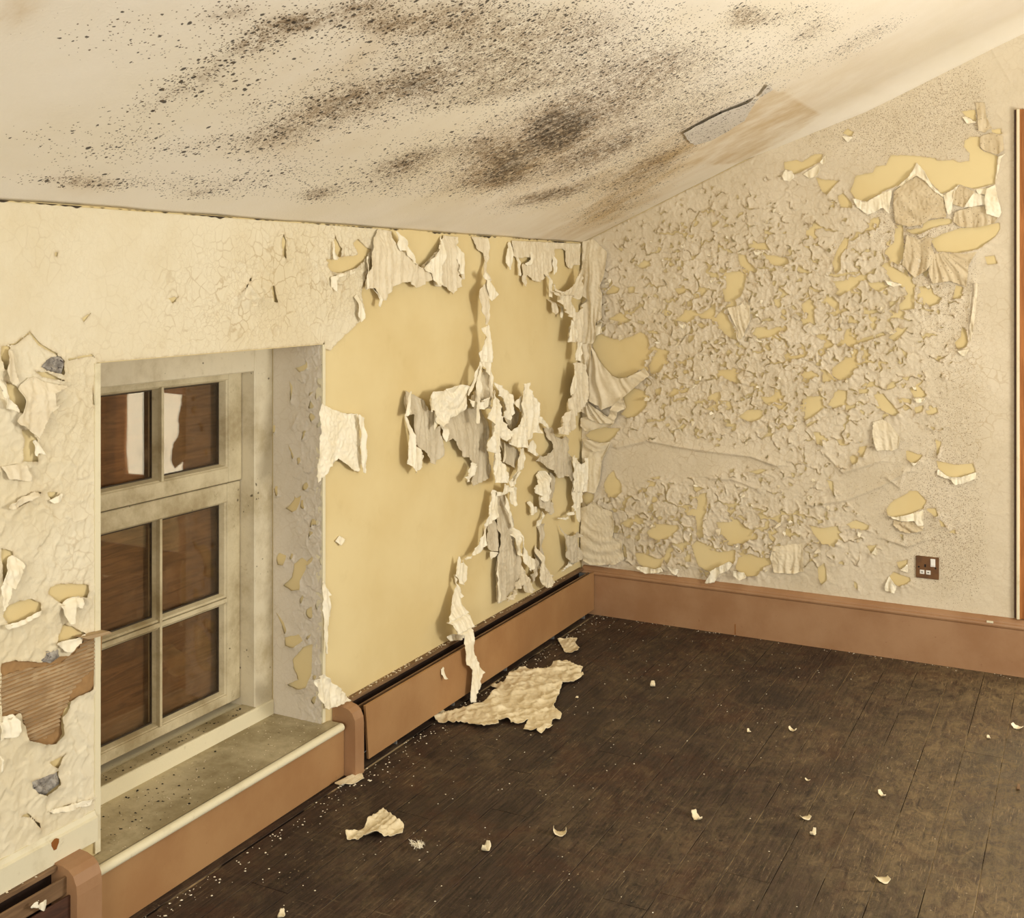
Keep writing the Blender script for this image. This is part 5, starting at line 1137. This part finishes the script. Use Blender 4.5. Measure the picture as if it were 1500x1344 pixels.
hs = empty('baseboard_heater', (.04, -.95, 0)); tag(hs, 'long brown baseboard heater casing with an open slot below the bare yellow wall', 'heater')
MB().add([(.067, -1.818, .192), (.075, -1.818, .192), (.067, -1.800, .022), (.075, -1.800, .022), (.067, -.028, .192), (.075, -.028, .192), (.067, -.028, .026), (.075, -.028, .026)],
         [(0, 1, 3, 2), (4, 6, 7, 5), (0, 4, 5, 1), (2, 3, 7, 6), (1, 5, 7, 3), (0, 2, 6, 4)]).build('front_panel', M['brown'], hs)
MB().box(.0, .022, -1.86, -.026, .193, .205, .002).build('back_ledge', M['ledge'], hs)
MB().box(.046, .050, -1.83, -.03, .168, .1895, .0006).build('damper_rail', M['ledge'], hs)
MB().box(.001, .008, -1.86, -.026, .004, .193).build('back_plate', M['dark'], hs)
def endcap(y0, y1, name, parent, x1=.086):
    pr = [(.001, 0), (x1, 0), (x1, .150), (x1 - .002, .172), (x1 - .012, .192), (x1 - .026, .202), (x1 - .045, .207), (.001, .210)]
    MB().prism(pr, 'y', y0, y1).build(name, M['brown2'], parent)
endcap(-1.888, -1.842, 'end_cap', hs)
MB().box(.006, .066, -.045, -.030, .02, .185).build('end_bracket', M['metal'], hs)
for y in (-.10, -.42, -.85, -1.25, -1.62):
    MB().box(.012, .060, y - .003, y + .003, .0, .14).build('bracket', M['metal'], hs)
MB().tube([(.032, -1.83, .085), (.032, -.05, .085)], .011, 10).build('heating_pipe', M['dark2'], hs, True)
hl = empty('baseboard_heater', (.04, -3.2, 0)); tag(hl, 'open baseboard heater casing with dark slot left of the window sill', 'heater')
MB().box(0, .026, -3.6, -2.90, .193, .205, .002).build('back_ledge', M['ledge'], hl)
MB().box(.001, .006, -3.6, -2.90, .004, .193).build('back_plate', M['dark'], hl)
MB().box(.048, .054, -3.6, -2.93, .150, .188, .001).build('damper_rail', M['ledge'], hl)
MB().box(.060, .066, -3.6, -2.93, .012, .150, .001).build('front_panel', M['dark2'], hl)
endcap(-2.936, -2.866, 'end_cap', hl)
MB().tube([(.032, -3.6, .085), (.032, -2.94, .085)], .011, 10).build('heating_pipe', M['dark2'], hl, True)

# ------------------------------------------------------------------ varnished frame at the picture's right edge
w2 = empty('window_2', (2.17, 0, .215)); tag(w2, 'varnished timber frame at the right end of the gable wall', 'window', kind='structure')
def fr(x0, x1, y0, y1, z0, z1, nm='casing', m='varnish', b=.003): return MB().box(x0, x1, y0, y1, z0, z1, b).build(nm, M[m], w2)
fr(FXA - .001, FXA + .006, -.008, .15, .218, 2.150, 'scribe_strip', 'dark2', .001)
fr(FXA + .0075, FXA + .0185, -.027, -.020, .218, 2.150, 'bead', 'nose', .002)  # cream colour paints the lit highlight onto this varnished bead
mb = MB(); mb.prism([(FXA + .006, .10), (FXA + .006, -.016), (FXA + .010, -.024), (FXA + .017, -.024), (FXA + .021, -.016), (FXA + .024, -.008), (FXA + .040, -.012), (FXA + .046, -.004), (FXA + .060, .0), (FXA + .060, .10)], 'z', .218, 2.150)
mb.build('frame_jamb', M['varnish'], w2)
fr(2.49, 2.55, -.02, .10, .218, 2.15, 'frame_jamb'); fr(FXA + .06, 2.49, -.012, .10, 2.09, 2.15, 'frame_head'); fr(FXA + .06, 2.49, -.015, .10, .218, .27, 'frame_sill')
fr(FXA + .06, 1.88, .02, .06, .27, 2.09, 'leaf_stile'); fr(2.32, 2.40, .02, .06, .27, 2.09, 'leaf_stile'); fr(1.88, 2.32, .02, .06, .27, .40, 'leaf_rail'); fr(1.88, 2.32, .02, .06, .87, .98, 'leaf_rail'); fr(1.88, 2.32, .02, .06, 1.98, 2.09, 'leaf_rail')
fr(2.40, 2.49, .03, .05, .27, 2.09, 'leaf_panel', 'dark2', .001); fr(1.88, 2.32, .035, .05, .98, 1.98, 'leaf_panel', 'dark2', .001)
MB().box(1.88, 2.32, .040, .046, .40, .87).build('pane', M['lit'], w2)

# ------------------------------------------------------------------ socket
c0 = on_right(1342, 814, -.006); c1 = on_right(1375, 848, -.006)
xm, zm = (c0[0] + c1[0]) / 2, (c0[1] + c1[1]) / 2
so = empty('wall_socket', (xm, 0, zm)); tag(so, 'bronze square socket outlet with white switch low on the gable wall', 'socket')
w = .043
MB().box(xm - w, xm + w, -.010, -.0008, zm - w, zm + w, .002).build('back_plate', M['brass'], so)
MB().box(xm + .012, xm + .030, -.0135, -.009, zm + .006, zm + .037, .001).build('switch_surround', M['plastic'], so)
MB().prism([(-.0125, zm + .010), (-.017, zm + .012), (-.0135, zm + .033), (-.0125, zm + .033)], 'x', xm + .0145, xm + .0275).build('rocker', M['plastic'], so)
for dx in (-.019, .004):
    s_ = MB().box(xm + dx - .0085, xm + dx + .0085, -.0115, -.009, zm - .026, zm - .010, .0008).build('shutter', M['plastic'], so)
    MB().box(xm + dx - .0035, xm + dx + .0035, -.0122, -.0112, zm - .0195, zm - .0165).build('pin_slot', M['black'], s_)
MB().box(xm - .0105, xm - .0045, -.0108, -.0095, zm + .002, zm + .013).build('earth_slot', M['black'], so)
for dx in (-.031, .031):
    MB().tube([(xm + dx, -.0095, zm + .001), (xm + dx, -.0115, zm + .001)], .0032, 10).build('screw', M['black'], so)

# ------------------------------------------------------------------ things on the floor
def floor_sheet(name, crop, pts, label, cat, off=.004, amp=.010, folds=22, group=None, **kw):
    o = sheet(name, crop, pts, 'F', M['flake'], None, off=off, amp=amp, folds=folds, curl=kw.pop('curl', .006), ramp=False, res=.003, **kw)
    tag(o, label, cat, group); return o
def crumple(U, V, h, P):
    w1 = .03 * vn(U * 9, V * 9, 79)
    r = ridged((U + w1) * 13 + V * 9, (V - U) * 4, 77, 2); r2 = ridged((U - V + w1) * 9, (U + V) * 3, 80, 3)
    return .003 + .012 * np.clip(r, 0, 1) ** 2 + .014 * np.clip(r2, 0, 1) ** 2.2 + .005 * np.clip(ridged((U + V) * 36, (V - U) * 20, 78), 0, 1) ** 2 + .3 * (h - .004)
floor_sheet('paint_sheet', 'Q', [(175, 700), (230, 660), (360, 650), (470, 610), (560, 590), (640, 540), (690, 480), (640, 465), (640, 450), (740, 430), (800, 350), (860, 315), (910, 312), (1000, 335), (1090, 315), (1140, 270), (1230, 258), (1290, 290), (1360, 320), (1345, 350), (1370, 380), (1280, 430), (1200, 440), (1170, 530), (1130, 620), (1160, 650), (1195, 690), (1180, 720), (1120, 720), (1110, 770), (1125, 790), (1070, 805), (1030, 830), (990, 815), (1030, 800), (890, 800), (940, 700), (900, 740), (800, 765), (790, 735), (690, 730), (700, 765), (550, 790), (480, 755), (400, 735), (350, 755), (330, 740), (230, 745)], 'large crumpled sheet of fallen cream paint below the hanging strip', 'paint sheet', amp=.006, hfun=crumple)
floor_sheet('paint_scrap', 'Q', [(1160, 92), (1230, 85), (1315, 85), (1300, 120), (1335, 160), (1320, 185), (1270, 195), (1215, 180)], 'small leaf-shaped paint scrap beyond the crumpled sheet, near the heater', 'paint scrap', amp=.006)
floor_sheet('paint_scrap', 'W', [(390, 555), (455, 530), (490, 490), (530, 467), (570, 500), (605, 520), (600, 555), (470, 570), (395, 573)], 'creased triangular paint scrap below the heater end, beside the window apron', 'paint scrap', amp=.010, folds=30)
floor_sheet('paint_scrap', 'P', [(490, 1148), (505, 1140), (530, 1132), (534, 1140), (515, 1148), (498, 1152)], 'torn strip of paint lying at the foot of the heater end cap', 'paint scrap', amp=.003)
def curl(px, py, size, rot, label, arc=2.2, wid=.6, mat='flake'):
    x, y = on_floor(px, py); r = random.Random(int(px * 7 + py)); v = []; f = []; n = 10; m = 4
    R = size / 2
    for j in range(n + 1):
        t = (j / n - .5) * arc * 2
        ww = wid * size * (.35 + .65 * math.cos((j / n - .5) * 2.6)) * (1 + .2 * r.uniform(-1, 1))
        for i in range(m + 1):
            s = i / m - .5
            v.append((s * ww + .1 * size * math.sin(t * .8), R * math.sin(t), R * (1 - math.cos(t)) * .75 + .0012 + .1 * size * (s * s)))
    for j in range(n):
        for i in range(m):
            a = j * (m + 1) + i; f.append((a, a + 1, a + m + 2, a + m + 1))
    me = bpy.data.meshes.new('paint_curl'); me.from_pydata(v, [], f); me.polygons.foreach_set('use_smooth', np.ones(len(f), bool)); me.update()
    o = link('paint_curl', me, M[mat]); o.location = (x, y, .0005); o.rotation_euler = (0, 0, rot)
    so_ = o.modifiers.new('thickness', 'SOLIDIFY'); so_.thickness = .001
    tag(o, label, 'paint curl', 'paint curls on the floor'); return o
curl(1021, 1199, .045, .9, 'hook-shaped paint curl in the middle of the open floor', 1.4, .5)
curl(820, 1222, .034, 2.0, 'rolled paint curl on the floor right of the shell-like curl', 1.9, .7)
curl(712, 1245, .030, .3, 'shell-like paint curl on the floor right of the feather tuft', 2.2, .6)
curl(956, 1005, .026, .5, 'small round paint curl on the dark floor towards the gable skirting', 2.2, .8)
curl(1161, 1070, .026, 1.3, 'brownish paint curl, right one of the two in mid-floor', 1.6, .6)
curl(1097, 1072, .022, .7, 'pale paint curl, left one of the two in mid-floor', 1.4, .5)
curl(1180, 1199, .028, 2.4, 'folded paint curl on a board joint, upper of the close pair', 1.3, .7)
curl(1191, 1222, .026, .1, 'bent paint curl, lower of the close pair on the floor', 1.8, .5)
curl(1292, 1165, .034, .8, 'long bent paint curl on the pale scuffed boards', 1.3, .4)
curl(1293, 1290, .034, 2.2, 'ragged paint curl nearest the lower right of the floor', 1.2, .8)
curl(1490, 1066, .040, 1.2, 'white paint curl at the right edge of the floor', 1.2, .7, 'back')
curl(1448, 1081, .018, .4, 'tiny paint curl near the board end joint at right', 1.5, .6)
curl(1492, 1156, .036, .2, 'dark bent paint curl at the far right edge of the boards', 1.2, .3, 'ledge')
curl(845, 1022, .018, .4, 'tiny pointed paint curl right of the crumpled sheet', 1.0, .6)
curl(1183, 1143, .016, 1.4, 'tiny white paint curl above the close pair in mid-floor', 1.3, .5)
curl(412, 1342, .030, .7, 'pale paint curl at the very bottom edge of the floor', 1.4, .5)
# feather tuft
ft = empty('feather_tuft', (*on_floor(611, 1243), 0)); tag(ft, 'fluffy white feather tuft on the dark boards beside the triangular scrap', 'feather')
x0, y0 = on_floor(611, 1243); r = random.Random(3)
curl_q = MB().tube([(x0 - .018, y0, .004), (x0, y0 + .004, .010), (x0 + .018, y0 + .002, .006)], [.001, .0016, .0006], 5).build('quill', M['back'], ft, True)
for i in range(34):
    a = r.uniform(0, 6.283); L = r.uniform(.012, .026); bx = x0 + r.uniform(-.014, .014); by = y0 + r.uniform(-.006, .006)
    MB().tube([(bx, by, .006), (bx + L * .5 * math.cos(a), by + L * .5 * math.sin(a), .012 + r.uniform(0, .008)), (bx + L * math.cos(a), by + L * math.sin(a), .010 + r.uniform(-.006, .014))], [.0013, .001, .0003], 3).build('barb', M['back'], ft)
# flakes clinging to the heaters
def cling(px, py, off, sz, label):
    y, z = on_left(px, py, off)
    o = link('paint_flake', SCR[3], None); o.location = (off, y, z + sz * .5); o.scale = (sz, sz, sz); o.rotation_euler = (0, .2, math.pi / 2)
    tag(o, label, 'paint flake'); return o
cling(648, 985, .0765, .035, 'small arched paint flake stuck to the front of the long heater')
o = sheet('paint_flake', 'L8', [(130, 1300), (145, 1275), (165, 1262), (160, 1285), (185, 1270), (208, 1262), (205, 1290), (190, 1315), (165, 1295)], 'L', M['back'], None, off=.069, amp=.004, ramp=False)
tag(o, 'white split paint flake on the dark front of the left heater', 'paint flake')
# dust and crumbs nobody could count
r = random.Random(21); V_ = []; F_ = []
def crumb(x, y, z, s):
    n = len(V_); a = r.uniform(0, 6.283); e = r.uniform(.35, 1.0)
    for k in range(4):
        t = a + k * 1.571 + r.uniform(-.3, .3); V_.append((x + s * math.cos(t) * (1 if k % 2 else e), y + s * math.sin(t) * (1 if k % 2 else e), z + .0006))
    V_.append((x, y, z + .0006 + s * .5))
    for k in range(4): F_.append((n + k, n + (k + 1) % 4, n + 4))
for i in range(300):                                   # along the foot of heater and apron
    y = r.uniform(-2.9, -.05); crumb(.078 + abs(r.gauss(0, .035)), y, 0, r.uniform(.001, .0042))
for i in range(420):                                   # thin scatter over the boards
    x = abs(r.gauss(0, .75)) + .09; y = r.uniform(-3.3, -.04)
    if x < 2.6: crumb(x, y, 0, r.uniform(.0008, .0032))
for i in range(40):
    x, y = on_floor(505 + r.gauss(0, 22), 1135 + r.gauss(0, 8)); crumb(max(x, .08), y, 0, r.uniform(.002, .006))
for i in range(60):
    crumb(r.uniform(.1, 1.8), -.026 - abs(r.gauss(0, .015)), 0, r.uniform(.001, .0035))
me = bpy.data.meshes.new('paint_crumbs'); me.from_pydata(V_, [], F_); me.update()
tag(link('paint_crumbs', me, M['back']), 'fine crumbs of white paint scattered over the dark floor', 'paint crumbs', kind='stuff')
def crumbs_on(name, parent, mat, spots):
    V_.clear(); F_.clear()
    for s_ in spots: crumb(*s_)
    me = bpy.data.meshes.new(name); me.from_pydata(list(V_), [], list(F_)); me.update()
    tag(link(name, me, M[mat], parent), kind='stuff')
crumbs_on('sill_crumbs', win, 'mid', [(r.uniform(-.18, .04), r.uniform(-2.79, -1.95), .1662, r.uniform(.0007, .0028)) for i in range(260)])
crumbs_on('sill_grit', win, 'black', [(r.uniform(-.18, .03), min(-2.79 + abs(r.gauss(0, .25)), -1.96), .1662, r.uniform(.0012, .005)) for i in range(70)] + [(r.uniform(-.232, -.19), r.uniform(-2.7, -2.05), .2125, r.uniform(.0012, .004)) for i in range(60)])
crumbs_on('ledge_crumbs', hs, 'mid', [(r.uniform(.002, .020), -.05 - 1.79 * r.random() ** .6, .2052, r.uniform(.001, .005)) for i in range(220)])
crumbs_on('ledge_crumbs', hl, 'mid', [(r.uniform(.002, .024), r.uniform(-3.55, -2.95), .2052, r.uniform(.001, .004)) for i in range(120)])
